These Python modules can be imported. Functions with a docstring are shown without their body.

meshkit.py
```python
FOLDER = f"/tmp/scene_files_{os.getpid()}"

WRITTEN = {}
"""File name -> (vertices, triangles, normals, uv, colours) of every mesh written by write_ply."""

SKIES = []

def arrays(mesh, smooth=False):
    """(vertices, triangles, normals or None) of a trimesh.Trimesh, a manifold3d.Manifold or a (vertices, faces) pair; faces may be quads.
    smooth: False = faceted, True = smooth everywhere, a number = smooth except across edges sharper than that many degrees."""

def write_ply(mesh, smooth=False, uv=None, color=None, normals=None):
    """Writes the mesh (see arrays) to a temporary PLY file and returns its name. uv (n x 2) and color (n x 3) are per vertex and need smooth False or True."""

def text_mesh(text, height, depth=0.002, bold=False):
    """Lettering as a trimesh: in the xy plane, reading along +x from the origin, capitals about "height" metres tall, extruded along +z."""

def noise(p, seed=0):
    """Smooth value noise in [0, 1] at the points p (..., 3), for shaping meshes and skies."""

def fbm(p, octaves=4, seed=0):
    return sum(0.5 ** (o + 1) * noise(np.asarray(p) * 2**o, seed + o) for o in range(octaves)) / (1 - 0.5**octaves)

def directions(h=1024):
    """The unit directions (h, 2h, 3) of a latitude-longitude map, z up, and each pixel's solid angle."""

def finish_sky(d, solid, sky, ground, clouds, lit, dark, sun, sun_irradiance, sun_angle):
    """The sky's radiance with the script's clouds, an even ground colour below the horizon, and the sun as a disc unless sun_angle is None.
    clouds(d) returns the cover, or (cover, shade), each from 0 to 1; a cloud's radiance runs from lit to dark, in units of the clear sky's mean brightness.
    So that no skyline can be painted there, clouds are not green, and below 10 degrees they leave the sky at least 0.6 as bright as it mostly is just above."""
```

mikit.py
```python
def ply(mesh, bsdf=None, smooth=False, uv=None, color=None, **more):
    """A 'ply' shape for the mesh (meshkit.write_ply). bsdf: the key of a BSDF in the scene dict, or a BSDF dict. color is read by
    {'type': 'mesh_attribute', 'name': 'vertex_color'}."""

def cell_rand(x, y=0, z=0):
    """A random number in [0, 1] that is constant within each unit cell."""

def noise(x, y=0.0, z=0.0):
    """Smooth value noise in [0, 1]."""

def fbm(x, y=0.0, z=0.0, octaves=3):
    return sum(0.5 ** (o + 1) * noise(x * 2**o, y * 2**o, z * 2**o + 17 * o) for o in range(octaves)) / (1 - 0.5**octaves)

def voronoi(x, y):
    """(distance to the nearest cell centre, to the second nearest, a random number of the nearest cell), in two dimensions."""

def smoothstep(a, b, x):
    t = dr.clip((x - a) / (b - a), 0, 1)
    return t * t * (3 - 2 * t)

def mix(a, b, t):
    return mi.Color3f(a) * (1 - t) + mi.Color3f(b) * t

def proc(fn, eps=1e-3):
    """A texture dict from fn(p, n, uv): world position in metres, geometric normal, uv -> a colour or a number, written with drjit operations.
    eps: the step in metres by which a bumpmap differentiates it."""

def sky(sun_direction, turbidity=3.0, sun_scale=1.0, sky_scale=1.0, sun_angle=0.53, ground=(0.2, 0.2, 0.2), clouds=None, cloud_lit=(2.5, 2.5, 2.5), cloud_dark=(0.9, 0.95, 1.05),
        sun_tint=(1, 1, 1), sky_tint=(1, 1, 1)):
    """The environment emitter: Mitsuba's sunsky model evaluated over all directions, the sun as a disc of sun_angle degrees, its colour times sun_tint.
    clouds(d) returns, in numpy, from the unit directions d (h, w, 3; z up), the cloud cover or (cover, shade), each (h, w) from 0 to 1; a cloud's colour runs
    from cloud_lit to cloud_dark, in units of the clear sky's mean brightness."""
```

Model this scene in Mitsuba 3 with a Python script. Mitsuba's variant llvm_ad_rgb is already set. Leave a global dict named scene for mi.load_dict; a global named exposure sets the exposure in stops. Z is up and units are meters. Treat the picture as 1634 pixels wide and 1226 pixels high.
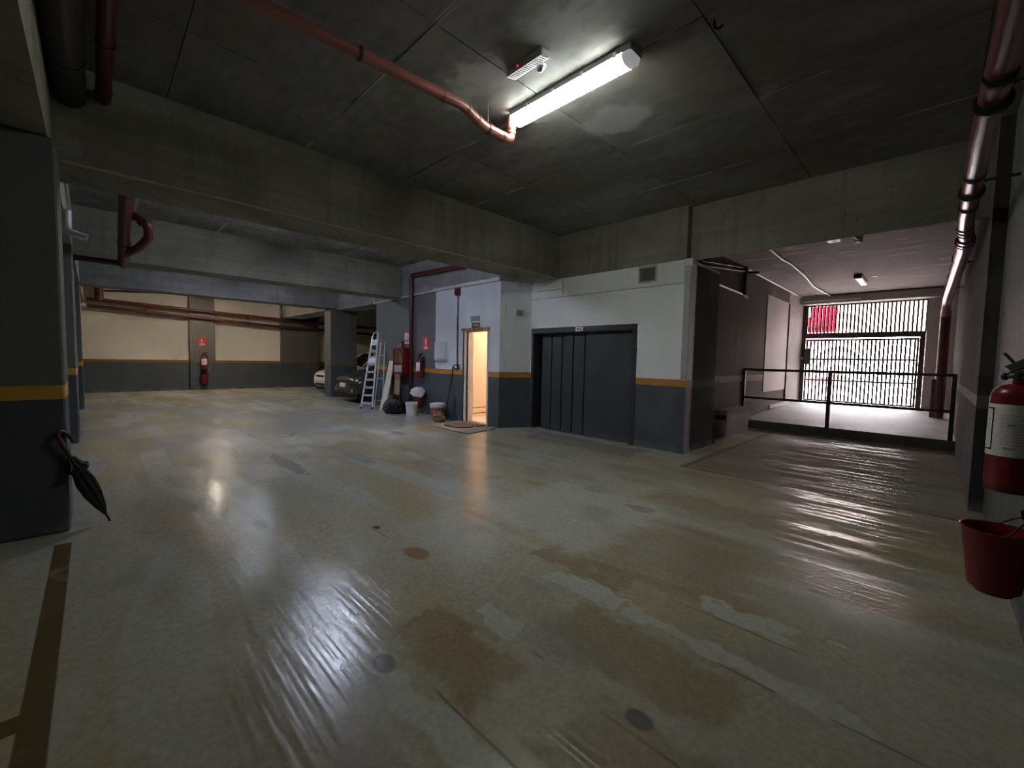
import math
import random
import numpy as np
import trimesh
import manifold3d as m3
import drjit as dr
import mitsuba as mi
import mikit
import meshkit
from shapely.geometry import Polygon

random.seed(7)
rng = np.random.default_rng(7)
T = mi.ScalarTransform4f
scene, labels = {}, {}
PI = math.pi

# ------------------------------------------------------------------ camera, sky, exposure
exposure = 1.0
F, YAW, PITCH, ROLL, CAMH = 670.67, -0.788676, -0.0587231, 0.0205673, 1.42
_f = np.array([math.sin(YAW) * math.cos(PITCH), math.cos(YAW) * math.cos(PITCH), math.sin(PITCH)])
_r = np.array([math.cos(YAW), -math.sin(YAW), 0.0])
_u = np.cross(_r, _f)
_u = -math.sin(ROLL) * _r + math.cos(ROLL) * _u
scene['camera'] = {'type': 'perspective', 'fov': math.degrees(2 * math.atan(817 / F)), 'fov_axis': 'x', 'near_clip': 0.02, 'far_clip': 500.0,
                   'to_world': T().look_at(origin=[0, 0, CAMH], target=[float(_f[0]), float(_f[1]), float(CAMH + _f[2])], up=[float(x) for x in _u])}
SKY, SUN = 200.0, 10.0
scene['sky'] = mikit.sky([0.35, -0.42, 0.84], turbidity=4.0, sun_scale=SUN, sky_scale=SKY, sky_tint=(1.72, 0.95, 0.55), ground=(0.3, 0.3, 0.3))
L_MAIN, L_BAY2, L_BAY3, L_BAY4, L_ROOM = 29.0, 46.0, 38.0, 54.0, 34.0     # radiance of the lamps


# ------------------------------------------------------------------ helpers
def lin(*c):
    c = np.array(c, float) / 255.0
    return tuple(float(x) for x in np.where(c <= 0.04045, c / 12.92, ((c + 0.055) / 1.055) ** 2.4))


def mat(name, base, rough=0.6, metallic=0.0, spec=0.5, bump=None, bscale=0.002, eps=2e-3, **more):
    if callable(base):
        col = mikit.proc(base)
    else:
        col = {'type': 'rgb', 'value': [float(x) for x in base]}
    b = {'type': 'principled', 'base_color': col, 'roughness': mikit.proc(rough) if callable(rough) else float(rough), 'metallic': float(metallic), 'specular': float(spec), **more}
    if bump is not None:
        b = {'type': 'bumpmap', 'arbitrary': mikit.proc(bump, eps=eps), 'scale': float(bscale), 'bsdf': b}
    scene[name] = {'type': 'twosided', 'bsdf': b}
    return name


def box(x0, x1, y0, y1, z0, z1):
    b = trimesh.creation.box(extents=(abs(x1 - x0), abs(y1 - y0), abs(z1 - z0)))
    b.apply_translation(((x0 + x1) / 2, (y0 + y1) / 2, (z0 + z1) / 2))
    return b


def cbox(x0, x1, y0, y1, z0, z1, c=0.01):
    """a box with chamfered edges"""
    h = np.array([(x1 - x0) / 2, (y1 - y0) / 2, (z1 - z0) / 2])
    c = min(c, 0.49 * 2 * h.min())
    pts = []
    for s in np.ndindex(2, 2, 2):
        sg = np.array(s) * 2 - 1
        for k in range(3):
            q = h - c
            q[k] = h[k]
            pts.append(sg * q)
    b = trimesh.convex.convex_hull(np.array(pts))
    b.apply_translation(((x0 + x1) / 2, (y0 + y1) / 2, (z0 + z1) / 2))
    return b


def hull(pts):
    return trimesh.convex.convex_hull(np.array(pts, float))


def tube(path, r, n=12, cap=True):
    path = np.array(path, float)
    rr = np.full(len(path), r) if np.isscalar(r) else np.array(r, float)
    V, Fc = [], []
    prev = None
    for i, p in enumerate(path):
        d = path[min(i + 1, len(path) - 1)] - path[max(i - 1, 0)]
        d /= np.linalg.norm(d) + 1e-12
        if prev is None:
            a = np.cross(d, [0, 0, 1.0] if abs(d[2]) < 0.9 else [1.0, 0, 0])
        else:
            a = prev - d * (prev @ d)
        a /= np.linalg.norm(a)
        prev = a
        b = np.cross(d, a)
        for k in range(n):
            t = 2 * PI * k / n
            V.append(p + rr[i] * (math.cos(t) * a + math.sin(t) * b))
    for i in range(len(path) - 1):
        for k in range(n):
            k2 = (k + 1) % n
            Fc += [[i * n + k, (i + 1) * n + k2, i * n + k2], [i * n + k, (i + 1) * n + k, (i + 1) * n + k2]]
    if cap:
        V += [path[0], path[-1]]
        c0, c1 = len(V) - 2, len(V) - 1
        o = (len(path) - 1) * n
        for k in range(n):
            k2 = (k + 1) % n
            Fc += [[c0, k, k2], [c1, o + k2, o + k]]
    m = trimesh.Trimesh(np.array(V), np.array(Fc), process=False)
    if m.volume < 0:
        m.invert()
    return m


def bend(path, r=0.08, n=6):
    """a polyline with rounded corners"""
    path = [np.array(p, float) for p in path]
    out = [path[0]]
    for a, b, c in zip(path, path[1:], path[2:]):
        u, v = a - b, c - b
        lu, lv = np.linalg.norm(u), np.linalg.norm(v)
        d = min(r, 0.45 * lu, 0.45 * lv)
        p, q = b + u / lu * d, b + v / lv * d
        for t in np.linspace(0, 1, n):
            out.append((1 - t) ** 2 * p + 2 * t * (1 - t) * b + t * t * q)
    out.append(path[-1])
    return out


def lathe(prof, loc=(0, 0, 0), n=28):
    m = trimesh.creation.revolve(np.array(prof, float), sections=n)
    m.apply_translation(loc)
    if m.volume < 0:
        m.invert()
    return m


def join(*ms):
    ms = [m for m in ms if m is not None]
    return trimesh.util.concatenate(ms)


def prism(poly, z0, z1):
    m = trimesh.creation.extrude_polygon(Polygon(poly), z1 - z0, engine='earcut')
    m.apply_translation((0, 0, z0))
    return m


def xform(m, mtx):
    m = m.copy()
    m.apply_transform(np.array(mtx, float))
    return m


def rotz(a):
    return trimesh.transformations.rotation_matrix(a, [0, 0, 1])


def rotx(a):
    return trimesh.transformations.rotation_matrix(a, [1, 0, 0])


def roty(a):
    return trimesh.transformations.rotation_matrix(a, [0, 1, 0])


def trans(*p):
    return trimesh.transformations.translation_matrix(p)


def fresh(key):
    used = set(labels) | set(scene)
    taken = lambda k: k in used or any(u.startswith(k + '__') for u in used)
    if not taken(key):
        return key
    i = 1
    while taken(f'{key}_{i:03d}'):
        i += 1
    return f'{key}_{i:03d}'


def add(name, mesh, bsdf, parent=None, smooth=False, label=None, cat=None, group=None, kind=None, **more):
    key = fresh(f'{parent}__{name}' if parent else name)
    scene[key] = mikit.ply(mesh, bsdf, smooth=smooth, **more)
    e = {k: v for k, v in dict(label=label, category=cat, group=group, kind=kind).items() if v}
    if e:
        labels[key] = e
    return key


def thing(name, label, cat, group=None, kind=None):
    key = fresh(name)
    labels[key] = {'label': label, 'category': cat}
    if group:
        labels[key]['group'] = group
    if kind:
        labels[key]['kind'] = kind
    return key


def struct(name, mesh, bsdf, label, parent=None, smooth=False):
    return add(name, mesh, bsdf, parent, smooth, label=label, kind=None if parent else 'structure')


# ------------------------------------------------------------------ materials
fbm, noise, smoothstep, mix = mikit.fbm, mikit.noise, mikit.smoothstep, mikit.mix


PALE, BROWN = (0.325, 0.335, 0.285), (0.195, 0.145, 0.076)
PATCHES = [(-5.4, -3.2, 5.6, 6.3, (.15, .135, .10), .6, .12), (-2.0, -1.3, 2.24, 2.52, BROWN, .8, .03), (-1.95, -1.25, 1.02, 1.38, BROWN, .8, .05), (-1.4, -.5, 1.62, 2.03, BROWN, .7, .06), (-2.1, -.3, 4.0, 4.5, BROWN, .6, .12), (-5.0, -3.6, 2.95, 3.4, BROWN, .5, .1),
           (-2.3, -.9, 5.85, 6.4, BROWN, .6, .1), (-.95, -.25, 1.1, 1.55, BROWN, .6, .06), (-3.0, -1.7, 2.5, 3.9, PALE, .7, .12), (-3.1, -2.2, 1.75, 2.3, PALE, .5, .12), (-1.72, -1.22, 2.06, 2.22, PALE, .95, .012),
           (-1.18, -.12, 2.07, 2.20, PALE, .85, .015), (-.92, -.46, 2.44, 2.62, PALE, 1.0, .010), (-1.76, -1.47, 1.48, 1.60, PALE, .95, .010), (-1.85, -.95, .83, .98, PALE, .85, .02), (-1.0, -.2, .70, .86, PALE, .5, .03), (-2.6, -1.7, .62, 1.1, PALE, .35, .08)]


def floor_color(p, n, uv):
    x, y = p.x, p.y
    big = fbm(x * 0.55 + 3, y * 1.2 + 7, 0.0, 3)
    c = mix((0.275, 0.235, 0.148), (0.275, 0.262, 0.200), smoothstep(0.36, 0.64, big))
    # pale trowelled strips that run along x, with a ragged end
    sy = y * 1.05 + 0.35 * (noise(x * 0.5, y * 0.2, 3.0) - 0.5)
    st = fbm(x * 0.42 + 11, sy * 3.2, 1.7, 3)
    c = mix(c, (0.30, 0.305, 0.265), smoothstep(0.545, 0.60, st) * 0.7)
    br = fbm(x * 0.8 + 31, y * 2.1 + 5, 5.1, 3)
    c = mix(c, (0.185, 0.145, 0.082), smoothstep(0.48, 0.75, br) * 0.6)
    rag = 0.16 * (fbm(x * 7.0, y * 11.0, 3.0, 3) - 0.5)
    for (x0, x1, y0, y1, col, k, e) in PATCHES:
        d = dr.maximum(dr.abs(x - (x0 + x1) / 2) - (x1 - x0) / 2, dr.abs(y - (y0 + y1) / 2) - (y1 - y0) / 2) + rag * (1 + e * 6)
        c = mix(c, col, (1 - smoothstep(-e, e, d)) * k)
    # fine speckle and scuffs
    sp = noise(x * 55, y * 55, 0.0)
    c = c * (0.90 + 0.20 * sp)
    dk = fbm(x * 2.3 + 2, y * 3.1, 9.0, 3)
    c = mix(c, (0.20, 0.20, 0.185), smoothstep(0.55, 0.82, dk) * 0.5)
    dirt = fbm(x * 0.9 + 50, y * 1.0, 4.0, 2) * smoothstep(-3.5, -9.5, x)
    c = mix(c, (0.2, 0.2, 0.19), smoothstep(0.42, 0.62, dirt) * 0.6)
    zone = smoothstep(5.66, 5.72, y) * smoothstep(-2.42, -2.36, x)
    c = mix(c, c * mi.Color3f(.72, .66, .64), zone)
    for (a, b, ra, rb, col, k) in ((-2.58, 1.62, .15, .085, (.19, .12, .05), .9), (-1.73, .915, .085, .06, (.10, .10, .10), .75), (-.757, 1.498, .07, .06, (.07, .075, .075), .85),
                                   (-1.95, 3.72, .16, .10, (.14, .14, .13), .6), (-3.2, 1.63, .05, .03, (.03, .03, .03), .9), (-3.9, .95, .12, .05, (.12, .12, .12), .6),
                                   (-7.2, 1.35, .55, .10, (.10, .10, .10), .8), (-6.6, 1.0, .25, .07, (.10, .10, .10), .75), (-5.9, 1.75, .7, .10, (.13, .13, .125), .6), (-7.0, 4.0, .22, .12, (.14, .14, .13), .6), (-5.4, .9, .14, .06, (.12, .12, .12), .6), (-5.6, 2.6, .5, .12, (.16, .16, .15), .5)):
        d = dr.sqrt(dr.square((x - a) / ra) + dr.square((y - b) / rb)) + 0.5 * (noise(x * 9, y * 14, a) - 0.5)
        c = mix(c, col, (1 - smoothstep(0.75, 1.05, d)) * k)
    # a tyre ring
    d = dr.sqrt(dr.square(x + 8.25) + dr.square((y - 2.2) * 1.25))
    c = mix(c, (.08, .08, .08), (1 - smoothstep(0.02, 0.05, dr.abs(d - 0.42))) * smoothstep(0.35, 0.6, noise(x * 3, y * 3, 8.0)) * 0.5)
    # thin dark trowel edges along x
    for (yy, x0, x1) in ((2.235, -1.7, -1.15), (2.43, -1.1, -.3), (1.475, -1.8, -1.2), (1.0, -1.85, -.8), (2.06, -.7, .1), (1.60, -3.3, -2.5), (1.42, -.9, -.2)):
        yw = yy + 0.02 * (noise(x * 3.0, 1.0, yy) - 0.5)
        c = mix(c, (.10, .085, .055), (1 - smoothstep(.003, .010, dr.abs(y - yw))) * smoothstep(x0, x0 + .1, x) * (1 - smoothstep(x1 - .1, x1, x)) * smoothstep(.3, .5, noise(x * 6, 2.0, yy)) * 0.7)
    # worn painted parking lines
    wear = smoothstep(0.15, 0.4, fbm(x * 7, y * 7, 2.0, 2))

    def band(v, a, b):
        return smoothstep(a - .004, a + .004, v) * (1 - smoothstep(b - .004, b + .004, v))
    l1 = band(y, -.245, -.155) * band(x, -4.44, 0.3)
    l2 = band(x, -2.43, -2.32) * band(y, -5.0, -.2)
    l3 = band(x, -2.41, -2.33) * band(y, 5.66, 10.3)
    l4 = band(y, 5.66, 5.73) * band(x, -2.41, 0.3)
    c = mix(c, (.075, .048, .018), dr.maximum(l1, l2) * (0.6 + 0.4 * wear) * 0.95)
    c = mix(c, (.075, .06, .045), dr.maximum(l3, l4) * wear * 0.75)
    return c


def floor_rough(p, n, uv):
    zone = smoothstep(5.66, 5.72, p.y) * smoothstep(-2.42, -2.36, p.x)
    near = smoothstep(-2.6, -1.2, p.x) * smoothstep(2.8, 4.4, p.y)
    st = smoothstep(0.36, 0.60, fbm(p.x * 1.6, p.y * 17.0, 1.0, 3))
    side = smoothstep(-0.5, 0.1, p.x)
    return 0.13 + 0.20 * fbm(p.x * 2.3, p.y * 5.0, 3.0, 3) + near * (0.05 + 0.36 * st + 0.3 * side) + zone * 0.16


def floor_bump(p, n, uv):
    w = smoothstep(-4.0, -1.5, p.x)
    return fbm(p.x * 2.0, p.y * 34.0, 0.5, 2) * (0.4 + 0.9 * w) + 0.45 * fbm(p.x * 9, p.y * 12, 2.0, 3)


def concrete(a, b, streak, seed, holes=True):
    def fn(p, n, uv):
        q = p.x + p.y
        v = fbm(q * 1.1 + seed, p.z * 1.6, p.x * 0.7 - p.y * 0.7, 4)
        c = mix(a, b, smoothstep(0.3, 0.7, v))
        hz = fbm(q * 0.7 + seed, p.z * 17.0, 2.0 + seed, 3)
        c = c * (0.84 + 0.32 * hz)
        vs = fbm(q * 9.0 + seed, p.z * 0.9, 7.0, 3)
        c = mix(c, streak, smoothstep(0.56, 0.74, vs) * 0.28)
        if holes:
            h = noise(q * 26 + seed, p.z * 26, p.x * 9)
            c = c * (1 - 0.55 * smoothstep(0.90, 0.96, h))
        return c * (0.93 + 0.14 * noise(q * 60, p.z * 60, p.x * 40))
    return fn


def ceiling_color(p, n, uv):
    x, y = p.x, p.y
    v = fbm(x * 0.9 + 4, y * 1.3, 0.0, 4)
    c = mix((0.140, 0.142, 0.124), (0.195, 0.197, 0.178), smoothstep(0.25, 0.75, v))
    pan = mikit.cell_rand(dr.floor((x + 1.27) / 1.405), dr.floor((y - 3.05) / 1.25), 3)
    c = c * (0.88 + 0.24 * pan)
    g = fbm(x * 1.6, y * 22.0, 3.0, 3)
    c = c * (0.90 + 0.20 * g)
    c = c * (0.80 + 0.40 * fbm(x * 9.0, y * 15.0, 4.0, 3))
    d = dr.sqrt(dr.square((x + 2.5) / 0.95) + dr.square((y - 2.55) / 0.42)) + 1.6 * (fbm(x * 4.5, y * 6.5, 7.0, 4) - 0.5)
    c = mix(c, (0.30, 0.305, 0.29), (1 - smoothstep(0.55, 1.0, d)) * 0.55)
    # lime along the shutter joints
    u = (y - 3.05) / 1.25
    d = dr.abs(u - dr.round(u)) * 1.25
    lime = (1 - smoothstep(0.008, 0.035, d)) * smoothstep(0.42, 0.6, fbm(x * 1.7 + 9, y * 2.2, 6.0, 3))
    c = mix(c, (0.36, 0.36, 0.34), lime * 0.8)
    w = fbm(x * 1.4 + 20, y * 2.6 + 3, 8.0, 4)
    c = mix(c, (0.22, 0.225, 0.22), smoothstep(0.58, 0.76, w) * 0.5)
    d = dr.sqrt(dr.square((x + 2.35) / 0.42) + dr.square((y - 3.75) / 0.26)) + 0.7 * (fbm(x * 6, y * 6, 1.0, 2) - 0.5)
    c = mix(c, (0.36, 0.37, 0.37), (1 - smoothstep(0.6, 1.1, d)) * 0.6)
    w2 = fbm(x * 0.8 + 60, y * 0.8, 2.0, 3)
    c = mix(c, (0.11, 0.085, 0.05), smoothstep(0.5, 0.8, w2) * 0.45)
    return c


def corridor_ceiling_color(p, n, uv):
    g = fbm(p.x * 1.2, p.y * 24.0, 3.0, 3)
    v = fbm(p.x * 1.1, p.y * 0.8, 1.0, 3)
    c = mix((0.17, 0.15, 0.14), (0.24, 0.215, 0.205), v) * (0.78 + 0.44 * g)
    return mix(c, (0.42, 0.38, 0.37), smoothstep(0.70, 0.78, fbm(p.x * 2.0 + 5, p.y * 9.0, 6.0, 2)) * 0.6)


WHITE, DARK, ORANGE = (0.79, 0.81, 0.80), (0.066, 0.078, 0.088), (0.46, 0.19, 0.035)


def paint(upper, lower=DARK, stripe=ORANGE, ulo=1.155, dlo=1.045, gray=None, grime=0.25):
    """painted wall: upper colour, a stripe, and a dado (flat colour, split by height; 'gray': upper where x is below gray[0])"""
    def fn(p, n, uv):
        q = p.x + p.y
        up = mi.Color3f(upper)
        if gray is not None:
            up = dr.select(p.x < gray[0], mi.Color3f(gray[1]), up)
        lo = mi.Color3f(lower) * (0.85 + 0.3 * fbm(q * 2.2, p.z * 2.2, 4.0, 3))
        w = 0.004 * (noise(q * 14, 1.0, 2.0) - 0.5)
        c = dr.select(p.z > ulo + w, up * (0.94 + 0.10 * fbm(q * 1.4, p.z * 1.4, 1.0, 3)), dr.select(p.z > dlo + w, mi.Color3f(stripe), lo))
        c = mix(c, (0.20, 0.18, 0.15), smoothstep(0.60, 0.80, fbm(q * 2.6, p.z * 1.1, 3.0, 4)) * grime)
        scuff = (1 - smoothstep(0.02, 0.16, p.z)) * smoothstep(0.35, 0.65, fbm(q * 5, p.z * 3, 2.0, 2))
        return mix(c, (0.17, 0.16, 0.14), scuff * 0.45)
    return fn


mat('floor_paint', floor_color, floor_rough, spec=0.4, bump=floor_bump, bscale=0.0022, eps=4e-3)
mat('ramp_concrete', lambda p, n, uv: mix((0.46, 0.44, 0.43), (0.58, 0.56, 0.55), fbm(p.x * 1.2, p.y * 3.0, 0.0, 3)) * (0.9 + 0.2 * noise(p.x * 40, p.y * 40, 0.0)), 0.6, spec=0.4)
mat('curb_concrete', concrete((0.09, 0.088, 0.08), (0.15, 0.145, 0.13), (0.05, 0.05, 0.045), 12.0), 0.8, spec=0.3)
mat('ceiling_concrete', ceiling_color, 0.85, spec=0.25)
mat('corridor_ceiling_concrete', corridor_ceiling_color, 0.8, spec=0.25)
mat('beam_concrete', concrete((0.155, 0.15, 0.112), (0.215, 0.21, 0.165), (0.10, 0.094, 0.066), 1.0), 0.8, spec=0.3)
mat('beam_concrete_grey', concrete((0.14, 0.14, 0.135), (0.21, 0.21, 0.205), (0.10, 0.10, 0.098), 5.0), 0.8, spec=0.3)
mat('corridor_concrete', concrete((0.125, 0.11, 0.10), (0.185, 0.165, 0.155), (0.09, 0.078, 0.072), 8.0), 0.8, spec=0.3)
mat('lift_wall_paint', paint(WHITE, grime=0.10), 0.55, spec=0.4)
mat('door_wall_paint', paint((0.75, 0.78, 0.83), grime=0.08, gray=(-8.58, (0.115, 0.115, 0.117))), 0.55, spec=0.4)
mat('far_wall_paint', paint((0.68, 0.63, 0.55), grime=0.06, ulo=1.14, stripe=(0.22, 0.10, 0.03)), 0.6, spec=0.4)
mat('pilaster_paint', paint((0.12, 0.112, 0.10), stripe=(0.15, 0.08, 0.045), ulo=1.14), 0.6, spec=0.4)
mat('pillar_paint', paint((0.10, 0.105, 0.09), lower=(0.05, 0.058, 0.062), stripe=(0.42, 0.22, 0.035), ulo=1.15), 0.6, spec=0.4)
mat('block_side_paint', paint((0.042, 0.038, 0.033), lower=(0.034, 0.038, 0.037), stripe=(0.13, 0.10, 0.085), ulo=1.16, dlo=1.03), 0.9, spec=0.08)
mat('corridor_wall_paint', paint((0.105, 0.090, 0.084), lower=(0.12, 0.105, 0.10), stripe=(0.42, 0.37, 0.36), ulo=1.17, dlo=1.03, grime=0.35), 0.9, spec=0.08)
mat('right_wall_paint', paint((0.145, 0.158, 0.150), lower=(0.060, 0.075, 0.07), stripe=(0.075, 0.075, 0.07)), 0.6, spec=0.4)
mat('right_far_wall_paint', paint((0.125, 0.115, 0.11), lower=(0.11, 0.102, 0.098), stripe=(0.42, 0.36, 0.35), grime=0.3), 0.9, spec=0.08)
mat('room_white', (0.74, 0.66, 0.54), 0.6)
mat('white_plaster', (0.60, 0.56, 0.57), 0.7)
mat('pale_concrete', lambda p, n, uv: mix((0.30, 0.27, 0.25), (0.42, 0.385, 0.36), fbm(p.x + p.y * 1.7, p.z * 2.2, 0.0, 4)), 0.75)
mat('red_pipe', lambda p, n, uv: mix((0.20, 0.072, 0.055), (0.245, 0.095, 0.075), noise(p.x * 6, p.y * 6, p.z * 6)), 0.38, spec=0.5)
mat('dark_red_pipe', (0.055, 0.008, 0.009), 0.4)
mat('rust_pipe', (0.075, 0.018, 0.012), 0.5)
mat('maroon_pipe', (0.10, 0.033, 0.034), 0.25, spec=0.7)
mat('fire_red', (0.15, 0.007, 0.010), 0.32)
mat('sign_red', (0.48, 0.03, 0.045), 0.5)
mat('sign_white', (0.66, 0.65, 0.63), 0.5)
mat('black_plastic', (0.012, 0.012, 0.013), 0.45)
mat('black_rubber', (0.018, 0.018, 0.018), 0.8)
mat('black_metal', (0.012, 0.010, 0.010), 0.5)
mat('dark_steel', (0.034, 0.036, 0.040), 0.45, metallic=0.0)
mat('lift_panel', lambda p, n, uv: mix((0.036, 0.038, 0.042), (0.050, 0.052, 0.056), fbm(p.x * 3, p.z * 2, 0.0, 3)), 0.5)
mat('gap_black', (0.005, 0.005, 0.005), 0.9)
mat('gate_paint', (0.030, 0.020, 0.020), 0.5)
mat('gate_bar', (0.045, 0.038, 0.040), 0.5)
mat('galvanised', (0.55, 0.55, 0.56), 0.35, metallic=0.9)
mat('aluminium', (0.62, 0.63, 0.65), 0.38, metallic=0.35)
mat('white_plastic', (0.70, 0.70, 0.71), 0.4)
mat('grey_plastic', (0.30, 0.31, 0.31), 0.5)
mat('trim_grey', (0.36, 0.37, 0.37), 0.6)
mat('tan_conduit', (0.30, 0.25, 0.14), 0.5)
mat('plywood_pale', lambda p, n, uv: mix((0.52, 0.47, 0.38), (0.62, 0.57, 0.48), fbm(p.x * 20, p.y * 20, p.z * 1.5, 2)), 0.7)
mat('plywood_brown', lambda p, n, uv: mix((0.26, 0.17, 0.10), (0.36, 0.25, 0.16), fbm(p.x * 16, p.y * 16, p.z * 1.5, 2)), 0.7)
mat('board_green', (0.19, 0.20, 0.12), 0.6)
mat('bin_bag', (0.006, 0.006, 0.007), 0.24, spec=0.5)
mat('cloth_white', (0.66, 0.66, 0.68), 0.85)
mat('brown_label', lambda p, n, uv: mix((0.20, 0.07, 0.04), (0.36, 0.20, 0.12), smoothstep(0.4, 0.6, noise(p.x * 16, p.y * 16, p.z * 16))), 0.5)
mat('brown_cloth', (0.20, 0.105, 0.06), 0.9)
mat('blue_plastic', (0.03, 0.06, 0.10), 0.5)
mat('mat_brown', lambda p, n, uv: mix((0.075, 0.045, 0.03), (0.11, 0.07, 0.048), noise(p.x * 70, p.y * 70, 0.0)), 0.95)
mat('mat_grey', lambda p, n, uv: mix((0.17, 0.155, 0.125), (0.22, 0.20, 0.165), noise(p.x * 60, p.y * 60, 0.0)), 0.95)
mat('mat_edge', (0.05, 0.035, 0.03), 0.9)
mat('car_dark', (0.022, 0.022, 0.018), 0.2, spec=0.6, clearcoat=1.0, clearcoat_gloss=0.95)
mat('car_white', (0.68, 0.66, 0.62), 0.25, clearcoat=1.0, clearcoat_gloss=0.95)
mat('car_glass', (0.008, 0.009, 0.010), 0.06, spec=0.7)
mat('headlamp', (0.55, 0.57, 0.58), 0.10, metallic=0.85)
mat('plate_white', (0.66, 0.66, 0.60), 0.4)
mat('umbrella_cloth', (0.010, 0.010, 0.010), 0.6)
mat('handle_brown', (0.05, 0.032, 0.018), 0.4)
mat('carton', lambda p, n, uv: mix((0.34, 0.29, 0.27), (0.42, 0.36, 0.34), noise(p.x * 8, p.y * 8, p.z * 8)), 0.8)
mat('carton_print', (0.03, 0.028, 0.028), 0.7)
mat('asphalt', (0.36, 0.35, 0.35), 0.85)
mat('pavement', (0.62, 0.60, 0.60), 0.8)
mat('curb_pink', (0.42, 0.26, 0.28), 0.8)
mat('facade_red', (0.036, 0.0016, 0.0060), 0.95, spec=0.0)
mat('facade_pink', (0.065, 0.036, 0.050), 0.95, spec=0.0)
mat('facade_cream', (0.11, 0.105, 0.085), 0.95, spec=0.0)
mat('facade_white', (0.34, 0.34, 0.36), 0.7)
mat('window_dark', (0.004, 0.003, 0.003), 0.9, spec=0.0)
mat('facade_trim', (0.40, 0.30, 0.33), 0.7)
mat('led_red', (0.7, 0.02, 0.02), 0.4)
mat('grille_brown', (0.12, 0.115, 0.09), 0.6)
mat('slot_dark', (0.07, 0.07, 0.08), 0.6)
mat('white_paint_metal', (0.52, 0.56, 0.56), 0.45)
mat('sign_green', (0.05, 0.075, 0.065), 0.5)
mat('sign_grey', (0.20, 0.22, 0.24), 0.5)
mat('broom_stick', (0.03, 0.03, 0.032), 0.5)
mat('clear_cover', (0.62, 0.66, 0.68), 0.2)
mat('roof_concrete', (0.3, 0.3, 0.3), 0.9)
scene['pane_glass'] = {'type': 'thindielectric', 'int_ior': 1.5}

# ------------------------------------------------------------------ the setting
ZC, ZB, ZCC = 3.82, 3.0, 3.52      # ceiling, beam soffit, corridor ceiling
XW = 0.40

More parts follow.
